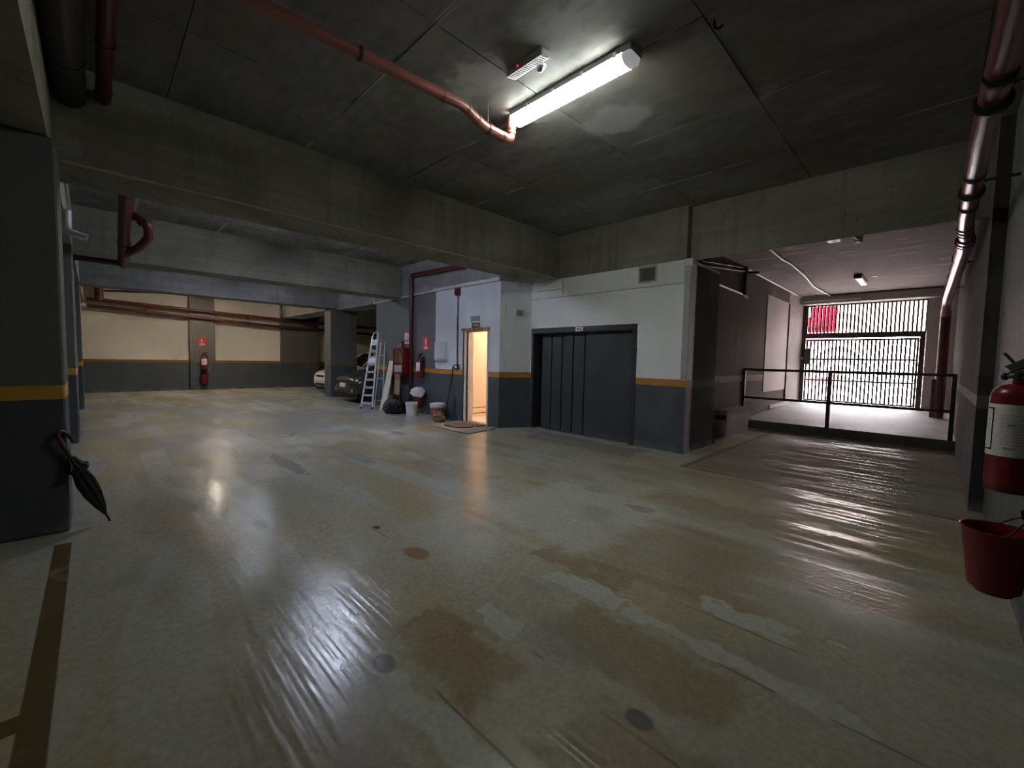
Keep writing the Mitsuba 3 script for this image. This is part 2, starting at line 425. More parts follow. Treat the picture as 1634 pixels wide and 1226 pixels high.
struct('floor', join(box(-20.3, 0.7, -5.4, 10.4, -0.2, 0.0), box(-20.3, -6.0, 10.4, 12.7, -0.2, 0.0)), 'floor_paint', 'polished stained concrete garage floor with pale trowel strips')
rp = [(-3.4, 10.40), (0.6, 10.40), (0.6, 16.8), (-3.4, 16.8)]
rv = np.array([(x, y, z) for (x, y) in rp for z in (-0.2, 0.18 if y < 11 else 0.31)])
curb = struct('ramp', hull(rv), 'ramp_concrete', 'pale concrete ramp slab rising from the garage floor to the street gate')
add('curb_face', box(-3.05, 0.30, 10.36, 10.402, 0.0, 0.175), 'curb_concrete', curb, label='dark concrete edge of the raised ramp')

# ceilings: a slab with cast shuttering panels below it
ceil = struct('ceiling', join(box(-20.3, 0.7, -5.4, 6.9, ZC + 0.02, ZC + 0.35), box(-20.3, -6.0, 6.9, 12.7, ZC + 0.02, ZC + 0.35)), 'ceiling_concrete', 'dark cast concrete garage ceiling with shuttering joints')
xs = [-6.0 + 0.0] + [-1.27 - 1.405 * k for k in (3, 2, 1, 0)] + [0.135, 0.7]
xs = [-5.6, -4.08, -2.675, -1.27, 0.135, 0.7]
ys = [-5.4, -4.45, -3.2, -1.95, -0.7, 0.55, 1.80, 3.05, 4.30, 5.55, 6.62]
for i in range(len(xs) - 1):
    for j in range(len(ys) - 1):
        dz = 0.006 * rng.random()
        add('panel', box(xs[i] + 0.003, xs[i + 1] - 0.003, ys[j] + 0.003, ys[j + 1] - 0.003, ZC - dz, ZC + 0.03), 'ceiling_concrete', ceil)
for (x0, x1) in ((-10.3, -5.8), (-15.0, -10.4), (-20.3, -15.0)):
    for k in range(3):
        a = x0 + (x1 - x0) * k / 3
        b = x0 + (x1 - x0) * (k + 1) / 3
        for (y0, y1) in ((-5.4, -0.4), (-0.4, 3.0), (3.0, 6.3)):
            add('panel', box(a + 0.003, b - 0.003, y0 + 0.003, y1 - 0.003, ZC - 0.004 * rng.random(), ZC + 0.03), 'ceiling_concrete', ceil)
struct('ceiling_001', box(-3.4, 0.7, 6.85, 15.5, ZCC, ZC + 0.35), 'corridor_ceiling_concrete', 'board-marked concrete ceiling of the entrance passage')

# beams
struct('ceiling_beam', box(-5.90, -5.27, -0.6, 6.46, ZB, ZC + 0.1), 'beam_concrete', 'deep cast concrete beam running from the dark pillar to the lift wall')
struct('ceiling_beam_001', box(-10.75, -10.15, -0.6, 5.9, ZB, ZC + 0.1), 'beam_concrete', 'second deep concrete beam, over the middle of the garage')
struct('ceiling_beam_002', box(-15.1, -14.5, -0.6, 6.5, ZB + 0.02, ZC + 0.1), 'beam_concrete_grey', 'third concrete beam, in front of the lit cream wall')
struct('ceiling_beam_003', join(box(-5.6, -2.78, 6.466, 6.90, ZB, ZC + 0.1), hull([(x, y, z) for x in (-2.76, 0.5) for (y, z) in ((6.585, ZB), (6.63, ZB), (6.90, 3.16), (6.585, ZC + 0.1), (6.90, ZC + 0.1))]), box(-2.79, -2.75, 6.62, 6.9, ZB, ZC + 0.1)), 'beam_concrete',
       'concrete beam above the lift wall and the passage mouth')
struct('ceiling_beam_004', box(-20.0, 0.45, -0.60, -0.205, ZB, ZC + 0.1), 'beam_concrete', 'long concrete beam over the row of dark pillars')
struct('ceiling_beam_005', box(-14.6, -11.5, 5.92, 6.5, 2.97, ZC + 0.1), 'beam_concrete_grey', 'concrete beam between the square column and the grey wall')
struct('ceiling_beam_006', box(-20.0, -15.05, 5.75, 6.5, ZB - 0.02, ZC + 0.1), 'beam_concrete_grey', 'concrete beam above the parked white car')
struct('ceiling_beam_007', box(-11.6, -6.3, 5.88, 6.3, 3.0, ZC + 0.1), 'beam_concrete_grey', 'concrete beam above the door wall')
struct('ceiling_beam_008', hull([(-6.302, 5.881, 3.0), (-5.85, 6.47, 3.0), (-6.302, 6.6, 3.0), (-5.85, 6.6, 3.0), (-6.302, 5.881, ZC), (-5.85, 6.47, ZC), (-6.302, 6.6, ZC), (-5.85, 6.6, ZC)]), 'beam_concrete_grey',
       'short concrete filler above the angled white wall')

# pillars
p1 = struct('pillar', cbox(-5.35, -4.72, -1.25, -0.17, 0, 2.995, 0.012), 'pillar_paint', 'large dark pillar with an ochre stripe, at the left edge behind the umbrella')
struct('pillar_001', cbox(-9.95, -9.2, -1.2, -0.20, 0, 2.995, 0.012), 'pillar_paint', 'second dark pillar of the left row, mostly hidden by the near one')
struct('pillar_002', cbox(-15.1, -14.5, -1.2, -0.21, 0, 3.0, 0.012), 'pillar_paint', 'third dark pillar of the left row, beside the cream wall')
struct('pillar_003', cbox(-15.05, -14.5, 5.70, 6.62, 0, 2.99, 0.012), 'pilaster_paint', 'dark square column in front of the parked cars')

# walls of the garage
struct('wall_back', box(-20.3, 0.7, -5.5, -5.2, -0.1, 4.2), 'far_wall_paint', 'wall behind the left parking bays')
far = struct('wall_far', box(-20.3, -20.0, -5.4, 12.7, -0.1, 4.2), 'far_wall_paint', 'far cream wall with an orange stripe and dark dado')
add('pilaster', box(-20.05, -19.86, 2.56, 3.36, 0, 4.0), 'pilaster_paint', far, label='grey pilaster with an extinguisher')
add('pilaster', box(-20.05, -19.86, 5.70, 7.27, 0, 4.0), 'pilaster_paint', far, label='wide grey pilaster beside the white car')
struct('wall_bay', join(box(-20.3, -6.0, 12.4, 12.7, -0.1, 4.2), box(-11.6, -11.4, 6.09, 12.5, 0, 4.2)), 'far_wall_paint', 'walls of the parking bay behind the column')
struct('wall_right', join(box(XW, XW + 0.3, -5.4, 6.2, -0.1, 4.2)), 'right_wall_paint', 'near grey-white wall on the right that carries the fire extinguisher')
struct('wall_right_001', box(0.30, 0.7, 6.2, 16.4, -0.1, 4.2), 'right_far_wall_paint', 'right wall of the passage with a pale stripe')

add('end_face', box(0.30, XW + 0.02, 6.185, 6.205, 0, ZC), 'block_side_paint', 'wall_right_001', label='dark painted end of the thicker wall')
# door wall with its opening, angled return and lift wall
dx0, dx1, dz1 = -7.44, -6.63, 2.06
struct('wall_front', join(box(-11.6, dx0, 5.88, 6.09, 0, 3.0), box(dx1, -6.3, 5.88, 6.09, 0, 3.0), box(dx0, dx1, 5.88, 6.09, dz1, 3.0)), 'door_wall_paint', 'grey and white wall with the lit doorway, orange stripe and dark dado')
struct('wall_return', prism([(-6.3, 5.88), (-5.97, 6.46), (-5.97, 6.66), (-6.5, 6.66), (-6.5, 6.05)], 0, 3.0), 'lift_wall_paint', 'short angled white wall between the doorway and the lift')
lx0, lx1, lz1 = -5.945, -3.55, 2.06
struct('wall_lift', join(box(-5.97, lx0, 6.46, 6.7, 0, 3.0), box(lx1, -2.70, 6.46, 6.7, 0, 3.0), box(lx0, lx1, 6.46, 6.7, lz1, 3.0)), 'lift_wall_paint', 'white wall around the dark lift door with an orange stripe')
struct('wall_passage', join(box(-2.95, -2.70, 6.66, 7.65, 0, 3.0), box(-2.95, -2.701, 6.5, 7.65, 0.0, 2.99)), 'block_side_paint', 'dark side of the lift block facing the passage')
struct('wall_passage_001', join(box(-3.4, -3.06, 7.4, 16.4, -0.1, ZC)), 'corridor_wall_paint', 'stained concrete left wall of the passage with a pale stripe')
pw = 'wall_passage_001'
add('white_panel', box(-3.08, -3.045, 11.95, 14.1, 0.72, 3.17), 'white_plaster', pw, label='smooth pale plastered panel')
add('pale_end', box(-3.08, -3.05, 14.1, 16.0, 0.3, ZCC), 'pale_concrete', pw, label='bare pale concrete')
add('skirting', box(-3.08, -3.03, 12.6, 15.9, 0.26, 0.36), 'white_plaster', pw)
# lintel and pier at the gate
GY = 16.0
struct('wall_gate', join(box(-3.4, 0.35, 15.5, 16.4, 3.28, ZC + 0.4), box(-0.24, 0.35, 15.9, 16.4, 0.0, 3.4)), 'pale_concrete', 'concrete lintel and pier around the street gate')
struct('wall_street', join(box(-9.0, -3.1, 16.0, 16.5, 0, 11.0), box(0.3, 8.0, 16.0, 16.5, 0, 11.0), box(-3.1, 0.3, 16.01, 16.5, 3.3, 11.0)), 'facade_white', 'outer wall of the building above the gate')
struct('roof', box(-20.4, 8.0, -5.5, 16.5, 4.25, 4.6), 'roof_concrete', 'slab over the garage')
# grooves of the lift wall
gw = 'wall_lift'
for (x0, x1, z0, z1) in ((-5.96, -2.79, 2.640, 2.652), (-2.797, -2.785, 2.64, 2.985), (-5.165, -5.153, 2.69, 2.985), (-5.96, -5.165, 2.795, 2.805)):
    add('bead', box(x0, x1, 6.452, 6.462, z0, z1), 'trim_grey', gw)
add('corner_bead', box(-2.79, -2.698, 6.452, 6.47, 1.16, 2.99), 'trim_grey', gw)

# interior of the lit room
struct('wall_room', join(box(-7.95, -7.85, 6.0, 9.2, -0.05, 2.6), box(-6.5, -6.4, 6.67, 9.2, -0.05, 2.6), box(-7.95, -6.4, 9.1, 9.2, -0.05, 2.6), box(-7.95, -6.4, 6.0, 9.2, 2.5, 2.6), box(-7.95, -7.46, 6.09, 6.12, 0, 2.6),
                         box(-6.61, -6.4, 6.09, 6.12, 0, 2.6)), 'room_white', 'warm cream walls of the lit room behind the doorway')
struct('floor_room', box(-7.95, -6.4, 6.05, 9.2, -0.05, 0.012), 'room_white', 'cream floor of the lit room')
struct('baseboard_room', join(box(-7.86, -7.84, 6.2, 9.1, 0.080, 0.100), box(-7.86, -7.84, 6.2, 9.1, 0.215, 0.235)), 'brown_cloth', 'thin dark skirting lines in the lit room')
# door frame
d1 = thing('door_1', 'open doorway with a brown header, glowing warm from the lit room', 'door', kind='structure')
add('jamb', box(dx0, dx0 + 0.05, 5.865, 6.09, 0, dz1), 'white_plastic', d1)
add('jamb', box(dx1 - 0.04, dx1, 5.865, 6.09, 0, dz1), 'white_plastic', d1)
add('header', box(dx0 - 0.1, dx1 + 0.02, 5.855, 6.09, dz1 - 0.05, dz1 + 0.025), 'brown_label', d1, label='brown metal header')
add('stop', box(dx0 + 0.05, dx0 + 0.07, 5.90, 5.93, 0, dz1 - 0.05), 'mat_edge', d1)
add('casing', box(dx0 - 0.045, dx0, 5.862, 5.882, 0, dz1), 'mat_edge', d1)
lf = add('leaf', cbox(-6.56, -6.52, 6.14, 6.92, 0.02, 2.02, 0.004), 'room_white', d1, label='cream door leaf swung into the room')
add('handle', join(tube([(-6.56, 6.84, 1.0), (-6.615, 6.84, 1.0), (-6.615, 6.73, 1.0)], 0.009, 8)), 'galvanised', lf)

# lift door
d2 = thing('door_2', 'wide dark sliding lift door of five panels in the white wall', 'lift door', kind='structure')
add('frame', join(box(lx0, lx0 + 0.06, 6.45, 6.68, 0, lz1), box(lx1 - 0.09, lx1, 6.45, 6.68, 0, lz1), box(lx0, lx1, 6.45, 6.68, lz1 - 0.10, lz1)), 'dark_steel', d2)
add('recess', box(lx0, lx1, 6.66, 6.70, 0, lz1), 'gap_black', d2)
pe = [-5.79, -5.515, -5.24, -4.96, -4.68, -3.63]
for k in range(5):
    off = (0.045, 0.035, 0.025, 0.015, 0.0)[k]
    add('panel', cbox(pe[k] + 0.017, pe[k + 1] - (0.017 if k < 4 else 0.0), 6.56 + off, 6.60 + off, 0.012, lz1 - 0.09, 0.004), 'lift_panel', d2)
add('sill', box(-5.5, -3.65, 6.44, 6.56, 0, 0.012), 'galvanised', d2, label='bright metal sill')
ls = add('lift_sign', box(-4.82, -4.65, 6.442, 6.451, 1.97, 2.05), 'sign_white', d2, label='small white sign with a dark mark and red letters')
add('mark', lathe([(0, -0.001), (0.018, -0.001), (0.018, 0.001), (0, 0.001)], n=14).apply_transform(trans(-4.765, 6.441, 2.01) @ rotx(PI / 2)), 'black_plastic', ls)
add('letter', join(box(-4.735, -4.728, 6.440, 6.443, 1.985, 2.035), box(-4.72, -4.713, 6.440, 6.443, 1.985, 2.035), box(-4.705, -4.698, 6.440, 6.443, 1.985, 2.035), box(-4.69, -4.68, 6.440, 6.443, 1.985, 2.035)), 'sign_red', ls)

# ------------------------------------------------------------------ street outside
ZS = 0.30
struct('street', box(-60, 60, 16.45, 26.2, ZS - 0.3, ZS - 0.02), 'asphalt', 'sunlit street beyond the gate')
struct('pavement', join(box(-60, 60, 16.45, 18.4, ZS - 0.2, ZS + 0.0)), 'pavement', 'pale pavement just outside the gate')
struct('pavement_001', join(box(-60, 60, 26.3, 30, ZS - 0.2, ZS + 0.1)), 'pavement', 'pale pavement on the far side of the street')
struct('curb', box(-60, 60, 26.1, 26.3, ZS - 0.2, ZS + 0.11), 'curb_pink', 'pinkish curb across the street')
BY = 29.0
k = BY / 27.0
b1 = thing('building', 'red shopfront building across the street, seen through the left of the gate', 'building')
add('upper_wall', box(-9.0, -3.98, BY, BY + 6, 3.25, 5.4), 'facade_red', b1, label='bright red upper wall')
add('lower_wall', box(-9.0, -3.98, BY, BY + 6, 0.3, 3.25), 'facade_pink', b1, label='pale pink lower wall')
add('corner_pilaster', box(-9.0, -5.2, BY - 0.05, BY + 0.1, 4.15, 5.5), 'facade_white', b1, label='white panel')
add('ledge', box(-9.0, -3.98, BY - 0.12, BY + 0.05, 3.18, 3.30), 'facade_pink', b1)
for i in range(8):
    x = -5.62 + i * 0.175
    add('slot', box(x - 0.045, x + 0.035, BY - 0.06, BY + 0.02, 3.47, 3.62), 'window_dark', b1)
for i in range(2):
    x = -6.2 + 1.12 * i
    w = add('window', join(box(x, x + 0.95, BY - 0.05, BY + 0.02, 2.55, 2.62), box(x, x + 0.95, BY - 0.05, BY + 0.02, 0.75, 0.82), box(x, x + 0.05, BY - 0.05, BY + 0.02, 0.75, 2.62), box(x + 0.9, x + 0.95, BY - 0.05, BY + 0.02, 0.75, 2.62),
                            box(x, x + 0.95, BY - 0.04, BY + 0.02, 1.85, 1.90)), 'facade_trim', b1)
    add('pane', box(x + 0.05, x + 0.9, BY - 0.03, BY - 0.01, 0.82, 2.55), 'facade_white', w)
b2 = thing('building_001', 'cream building across the street filling most of the gate view', 'building')
add('upper_wall', box(-3.98, 12, BY + 0.1, BY + 6, 3.0, 5.1), 'facade_cream', b2)
add('lower_wall', box(-3.98, 12, BY + 0.08, BY + 6, 0.3, 3.0), 'facade_white', b2, label='white ground floor')
add('string_course', box(-3.98, 12, BY, BY + 0.2, 2.95, 3.08), 'facade_white', b2)
for i in range(3):
    x = -3.4 + i * 2.2
    w = add('door_frame', join(box(x, x + 0.06, BY + 0.02, BY + 0.1, 0.3, 2.6), box(x + 1.3, x + 1.36, BY + 0.02, BY + 0.1, 0.3, 2.6), box(x, x + 1.36, BY + 0.02, BY + 0.1, 2.54, 2.6)), 'facade_white', b2)
    add('shutter', box(x + 0.06, x + 1.3, BY + 0.05, BY + 0.09, 0.3, 2.54), 'pavement', w)

# ------------------------------------------------------------------ lamps
def tube_light(x0, x1, y, label, L, color, sag=0.0, w=0.18):
    t = thing('fluorescent_light', label, 'ceiling light')
    z1 = ZC - 0.006
    hz = z1 - 0.052
    add('housing', hull([(x, y + s * ww, z) for x in (x0, x1) for (s, ww, z) in ((-1, w / 2 - 0.012, z1), (1, w / 2 - 0.012, z1), (-1, w / 2 - 0.004, hz), (1, w / 2 - 0.004, hz))]), 'grey_plastic', t)
    prof = [(-w / 2 + 0.010, hz), (-w / 2 + 0.003, hz - 0.020), (-w / 2 + 0.014, hz - 0.045), (-w / 2 + 0.05, hz - 0.066), (w / 2 - 0.05, hz - 0.066), (w / 2 - 0.014, hz - 0.045), (w / 2 - 0.003, hz - 0.020), (w / 2 - 0.010, hz)]
    a, b = x0 + 0.01, x1 - 0.075
    add('diffuser', hull([(x, y + py, z) for x in (a, b) for (py, z) in prof]), 'white_plastic', t, label='glowing diffuser', emitter={'type': 'area', 'radiance': {'type': 'rgb', 'value': [L * c for c in color]}})
    add('end_cap', hull([(x, y + py * s, z) for (x, s) in ((b + 0.001, 1.0), (x1 - 0.02, 1.0), (x1 - 0.002, 0.8)) for (py, z) in [(q[0], q[1] if s == 1.0 else hz - (hz - q[1]) * 0.7) for q in prof]]), 'sign_white', t, label='pale end of the cover', emitter={'type': 'area', 'radiance': {'type': 'rgb', 'value': [0.004 * L * c for c in color]}})
    for s in (-1, 1):
        for q in (0.18, 0.42, 0.66, 0.9):
            x = x0 + (x1 - x0) * q
            add('clip', box(x - 0.012, x + 0.012, y + s * (w / 2 - 0.002), y + s * (w / 2 + 0.006), hz - 0.02, hz + 0.02), 'galvanised', t)
    return t


tube_light(-3.03, -1.74, 2.985, 'lit fluorescent batten on the ceiling beside the red pipe', L_MAIN, (0.97, 1.0, 0.95))
tube_light(-8.15, -6.75, 2.95, 'lit cool fluorescent batten behind the nearest deep beam', L_BAY2, (0.85, 0.93, 1.18))
tube_light(-13.1, -11.7, 2.95, 'lit cool fluorescent batten in the bay behind the second beam', L_BAY3, (0.86, 0.94, 1.10))
tube_light(-18.2, -16.8, 3.0, 'lit warm fluorescent batten in the last bay by the cream wall', L_BAY4, (1.16, 0.98, 0.78))
t = thing('ceiling_lamp', 'warm round ceiling lamp inside the lit room', 'ceiling light')
add('base', lathe([(0, 0), (0.17, 0), (0.17, 0.02), (0, 0.02)], (-7.1, 7.3, 2.478)), 'white_plastic', t)
add('shade', trimesh.creation.cylinder(0.15, 0.05, sections=10).apply_transform(trans(-7.1, 7.3, 2.45)), 'white_plastic', t, emitter={'type': 'area', 'radiance': {'type': 'rgb', 'value': [L_ROOM * 2.2 * c for c in (1.15, 0.82, 0.60)]}})

# emergency light and sensor beside the batten
t = thing('emergency_light', 'white emergency light with a louvred face and a red indicator, beside the lit batten', 'emergency light')
add('body', hull([(x, y, z) for x in (-2.64, -2.26) for (y, z) in ((2.488, 3.815), (2.585, 3.815), (2.488, 3.752), (2.585, 3.775))]), 'white_plastic', t)
sl = [hull([(x, y, z + k) for x in (-2.625 + 0.0235 * i, -2.614 + 0.0235 * i) for (y, z) in ((2.500, 3.7548), (2.573, 3.7722)) for k in (-0.002, 0.002)]) for i in range(16)]
add('louvre_slot', join(*sl), 'slot_dark', t, kind='stuff')
add('indicator', trimesh.creation.icosphere(2, 0.006).apply_transform(trans(-2.515, 2.487, 3.785)), 'led_red', t, label='red indicator', emitter={'type': 'area', 'radiance': {'type': 'rgb', 'value': [1.2, 0.03, 0.08]}})
t = thing('motion_sensor', 'small round white sensor on the ceiling touching the emergency light', 'sensor')
add('base', lathe([(0, 0), (0.045, 0), (0.048, -0.015), (0.042, -0.03), (0, -0.03)], (-2.40, 2.635, 3.815), 24), 'white_plastic', t, smooth=30)
add('lens', trimesh.creation.icosphere(2, 0.030).apply_transform(trans(-2.40, 2.635, 3.785)), 'clear_cover', t, smooth=True)
t = thing('ceiling_hook', 'small dark iron hook in the bare ceiling right of the batten', 'hook')
add('shank', tube(bend([(-1.231, 3.15, 3.82), (-1.231, 3.15, 3.77), (-1.20, 3.17, 3.76), (-1.19, 3.19, 3.79)], 0.02), 0.008, 8), 'black_metal', t, smooth=True)

# ------------------------------------------------------------------ pipes
def ring(p, d, r, w, n=18):
    p, d = np.array(p, float), np.array(d, float) / np.linalg.norm(d)
    return tube([p - d * w / 2, p + d * w / 2], r, n)


t = thing('drain_pipe', 'red drain pipe hung along the ceiling with a stepped bend at the batten', 'pipe')
ax = [(-3.24, 0.13, 3.67), (-3.19, 0.765, 3.665), (-3.075, 2.36, 3.655), (-3.10, 2.64, 3.587), (-3.093, 2.985, 3.58), (-3.093, 2.985, 3.82)]
add('run', tube(bend(ax, 0.06), 0.044, 18), 'red_pipe', t, smooth=40)
for p, d in ((((-3.09, 2.18, 3.656)), (0.07, 1, 0)), ((-3.08, 2.43, 3.640), (-.07, .9, -.25)), ((-3.093, 2.56, 3.606), (-.07, .9, -.25)), ((-3.099, 2.71, 3.585), (0, 1, 0)), ((-3.095, 2.88, 3.582), (0, 1, 0)), ((-3.093, 2.985, 3.65), (0, 0, 1)), ((-3.093, 2.985, 3.69), (0, 0, 1))):
    add('coupling', ring(p, d, 0.050, 0.022), 'red_pipe', t, smooth=40)
for (x, y, z) in ((-3.138, 1.457, 3.661), (-3.10, 2.69, 3.586), (-3.235, 0.3, 3.668)):
    h = add('hanger', ring((x, y, z), (0, 1, 0), 0.051, 0.016), 'black_metal', t, smooth=40)
    add('rod', tube([(x, y, z + 0.045), (x, y, 3.82)], 0.004, 6), 'galvanised', h)

t = thing('drain_pipe', 'dark red drain pipe at the top left, ending at the deep beam', 'pipe')
add('run', tube([(0.3, 0.115, 3.62), (-5.30, 0.115, 3.62)], 0.05, 18), 'dark_red_pipe', t, smooth=40)
for x in (-3.2, -4.3, -5.1):
    add('coupling', ring((x, 0.115, 3.62), (1, 0, 0), 0.056, 0.03), 'dark_red_pipe', t, smooth=40)
t = thing('duct_pipe', 'thick black pipe beside the dark red one at the top left', 'pipe')
add('run', tube([(0.3, -0.095, 3.57), (-5.30, -0.095, 3.57)], 0.105, 24), 'black_plastic', t, smooth=40)
add('collar', ring((-4.6, -0.095, 3.57), (1, 0, 0), 0.109, 0.05, 24), 'black_plastic', t, smooth=40)

# pipes of the second bay
t = thing('drain_pipe', 'dark red drain with a trap loop, hung behind the deep beam at the left', 'pipe')
add('run', tube(bend([(-5.88, 0.35, 3.60), (-7.9, 0.36, 3.50), (-8.7, 0.37, 3.33), (-10.05, 0.40, 2.93)], 0.2), 0.075, 16), 'dark_red_pipe', t, smooth=40)
add('trap', tube(bend([(-8.5, 0.37, 3.40), (-8.45, 0.50, 3.42), (-8.4, 0.62, 3.30), (-8.6, 0.64, 3.16), (-9.1, 0.55, 3.08), (-9.6, 0.42, 3.04)], 0.1), 0.06, 14), 'rust_pipe', t, smooth=40)
add('branch', tube(bend([(-10.03, 0.40, 2.94), (-10.03, -0.36, 2.94), (-10.03, -1.2, 2.94)], 0.05), 0.045, 14), 'dark_red_pipe', t, smooth=40)
for p, d in (((-6.9, .355, 3.555), (-1, 0, -.05)), ((-7.7, .36, 3.515), (-1, 0, -.05)), ((-9.3, .385, 3.155), (-1.3, 0, -.4)), ((-8.42, 0.58, 3.34), (0, .4, -.9))):
    add('coupling', ring(p, d, 0.086, 0.05), 'dark_red_pipe', t, smooth=40)
t = thing('pipe_fitting', 'short white pipe elbow on the long beam above the left pillars', 'pipe')
add('stub', tube([(-7.0, -0.19, 2.995), (-7.0, -0.195, 2.80)], 0.05, 16), 'white_plastic', t, smooth=40)
add('outlet', tube([(-7.0, -0.22, 2.77), (-7.0, -0.02, 2.72)], 0.04, 16), 'white_plastic', t, smooth=40)

t = thing('conduit', 'thin tan conduit along the lower edge of the nearest deep beam', 'conduit')
add('run', tube([(-5.255, -0.16, 3.004), (-5.255, 6.40, 3.004)], 0.011, 8), 'tan_conduit', t, smooth=40)
for y in np.arange(0.3, 6.3, 1.0):
    add('clip', box(-5.272, -5.24, y - 0.012, y + 0.012, 2.991, 3.017), 'tan_conduit', t)

# riser on the grey wall
t = thing('fire_riser', 'dark red riser pipe on the grey wall, turning along the beam towards the lift', 'pipe')
add('run', tube(bend([(-9.56, 5.80, 0.0), (-9.56, 5.80, 3.50), (-7.0, 5.80, 3.44)], 0.09), 0.052, 16), 'dark_red_pipe', t, smooth=40)
for z in (0.25, 1.72, 2.4):
    add('bracket', join(ring((-9.56, 5.80, z), (0, 0, 1), 0.058, 0.03), box(-9.58, -9.54, 5.83, 5.885, z - 0.015, z + 0.015)), 'dark_red_pipe', t)

# far pipes
for (za, zb, lab) in ((2.90, 2.60, 'lower of two rust red pipes across the far cream wall'), (3.10, 2.90, 'upper of two rust red pipes across the far cream wall, with a short drop')):
    t = thing('sprinkler_pipe', lab, 'pipe')
    add('run', tube([(-19.78, -0.14, za + 0.08 - (za + 0.08 - zb) * 1.36 / 7.1), (-19.78, 5.6, zb), (-19.78, 12.3, zb - 0.15)], 0.062, 12), 'rust_pipe', t, smooth=40)
    if 'drop' in lab:
        add('drop', tube([(-19.78, 0.16, 3.80), (-19.78, 0.16, za)], 0.11, 12), 'rust_pipe', t, smooth=40)
    for y in (1.4, 4.5, 7.6):
        add('bracket', box(-20.0, -19.76, y - 0.02, y + 0.02, za - 0.07 - (za - zb) * (y + 1.5) / 7.1, za + 0.09 - (za - zb) * (y + 1.5) / 7.1), 'rust_pipe', t)
t = thing('cable', 'black cable along the top of the far cream wall', 'cable')
add('run', tube([(-19.9, 0.25, 3.45), (-19.9, 1.5, 3.55), (-19.9, 3.0, 3.74)], 0.03, 8), 'black_rubber', t, smooth=40)

# big drain on the right wall
t = thing('drain_pipe', 'shiny maroon drain pipe along the right wall, dropping to the floor near the gate', 'pipe')
add('run', tube(bend([(0.20, -1.5, 3.02), (0.165, 2.8, 2.99), (0.130, 4.2, 2.97), (0.130, 6.6, 2.96), (0.160, 7.3, 2.95)], 0.3), 0.062, 24), 'maroon_pipe', t, smooth=40)
add('run', tube(bend([(0.160, 7.3, 2.95), (0.165, 7.7, 2.95), (0.085, 13.7, 2.93), (0.085, 13.95, 2.6)], 0.15), 0.078, 24), 'maroon_pipe', t, smooth=40)
add('downpipe', tube([(0.09, 13.95, 2.75), (0.09, 13.95, 0.24)], 0.092, 20), 'dark_red_pipe', t, smooth=40, label='dark red vertical part')
add('boot', cbox(-0.06, 0.02, 13.9, 14.1, 0.26, 1.15, 0.01), 'dark_red_pipe', t)
for (x, y, r) in ((0.150, 3.4, .066), (0.130, 5.0, .066), (0.130, 5.9, .068), (0.136, 6.75, .070), (0.140, 6.9, .070), (0.148, 7.05, .070), (0.160, 7.45, .090), (0.162, 7.6, .088), (0.15, 8.6, .084), (0.13, 10.2, .084), (0.115, 11.6, .084), (0.1, 12.9, .084)):
    add('coupling', ring((x, y, 2.955), (0, 1, 0), r, 0.035, 22), 'black_rubber' if r < .07 or r == .084 else 'maroon_pipe', t, smooth=40)
for (x, y) in ((0.145, 3.7), (0.13, 5.45), (0.145, 9.4), (0.1, 12.2)):
    h = add('hanger', ring((x, y, 2.955), (0, 1, 0), 0.083, 0.02), 'black_metal', t, smooth=40)
    add('arm', box(x, XW if y < 6.2 else 0.31, y - 0.01, y + 0.01, 3.02, 3.04), 'black_metal', h)

# ------------------------------------------------------------------ things on the door wall
t = thing('cable_trunking', 'white cable trunking along the top of the grey and white door wall', 'trunking')
add('channel', hull([(-11.62, 5.855, 2.965), (-11.62, 5.882, 2.965), (-11.62, 5.855, 3.0), (-11.62, 5.882, 3.0), (-8.6, 5.855, 3.02), (-8.6, 5.882, 3.02), (-8.6, 5.855, 3.055), (-8.6, 5.882, 3.055)]), 'white_plastic', t)
add('channel', box(-8.64, -6.31, 5.835, 5.882, 3.01, 3.075), 'white_plastic', t)
add('end_box', cbox(-11.68, -11.6, 5.83, 5.90, 2.94, 3.03, 0.006), 'white_plastic', t)
t = thing('cable_trunking', 'white corner box with trunking running along the dark side of the lift block', 'trunking')
add('corner_box', cbox(-2.775, -2.655, 6.40, 6.50, 2.885, 2.995, 0.008), 'white_plastic', t)
add('channel', box(-2.702, -2.678, 6.5, 7.62, 2.94, 2.975), 'white_plastic', t)


def plate(parent, name, x0, x1, z0, z1, y, th, m, **kw):
    return add(name, cbox(x0, x1, y - th, y, z0, z1, 0.003), m, parent, **kw)


# hose cabinet
t = thing('hose_cabinet', 'red fire hose cabinet with a glass door on the grey wall beside the riser', 'fire hose cabinet')
cx0, cx1, cy, cz0, cz1 = -10.12, -9.63, 5.62, 0.97, 1.66
add('box', join(box(cx0, cx1, 5.85, 5.885, cz0, cz1), box(cx0, cx0 + 0.02, cy, 5.88, cz0, cz1), box(cx1 - 0.02, cx1, cy, 5.88, cz0, cz1), box(cx0, cx1, cy, 5.88, cz0, cz0 + 0.02), box(cx0, cx1, cy, 5.88, cz1 - 0.02, cz1)), 'fire_red', t)
dk = add('door', join(box(cx0, cx0 + 0.05, cy - 0.02, cy, cz0, cz1), box(cx1 - 0.05, cx1, cy - 0.02, cy, cz0, cz1), box(cx0, cx1, cy - 0.02, cy, cz0, cz0 + 0.05), box(cx0, cx1, cy - 0.02, cy, cz1 - 0.05, cz1)), 'fire_red', t)
add('pane', box(cx0 + 0.05, cx1 - 0.05, cy - 0.012, cy - 0.008, cz0 + 0.05, cz1 - 0.05), 'pane_glass', dk, label='glass pane')
add('notice', box(cx0 + 0.06, cx1 - 0.06, cy - 0.018, cy - 0.013, cz0 + 0.06, cz0 + 0.24), 'grey_plastic', dk, label='pale notice on the glass')
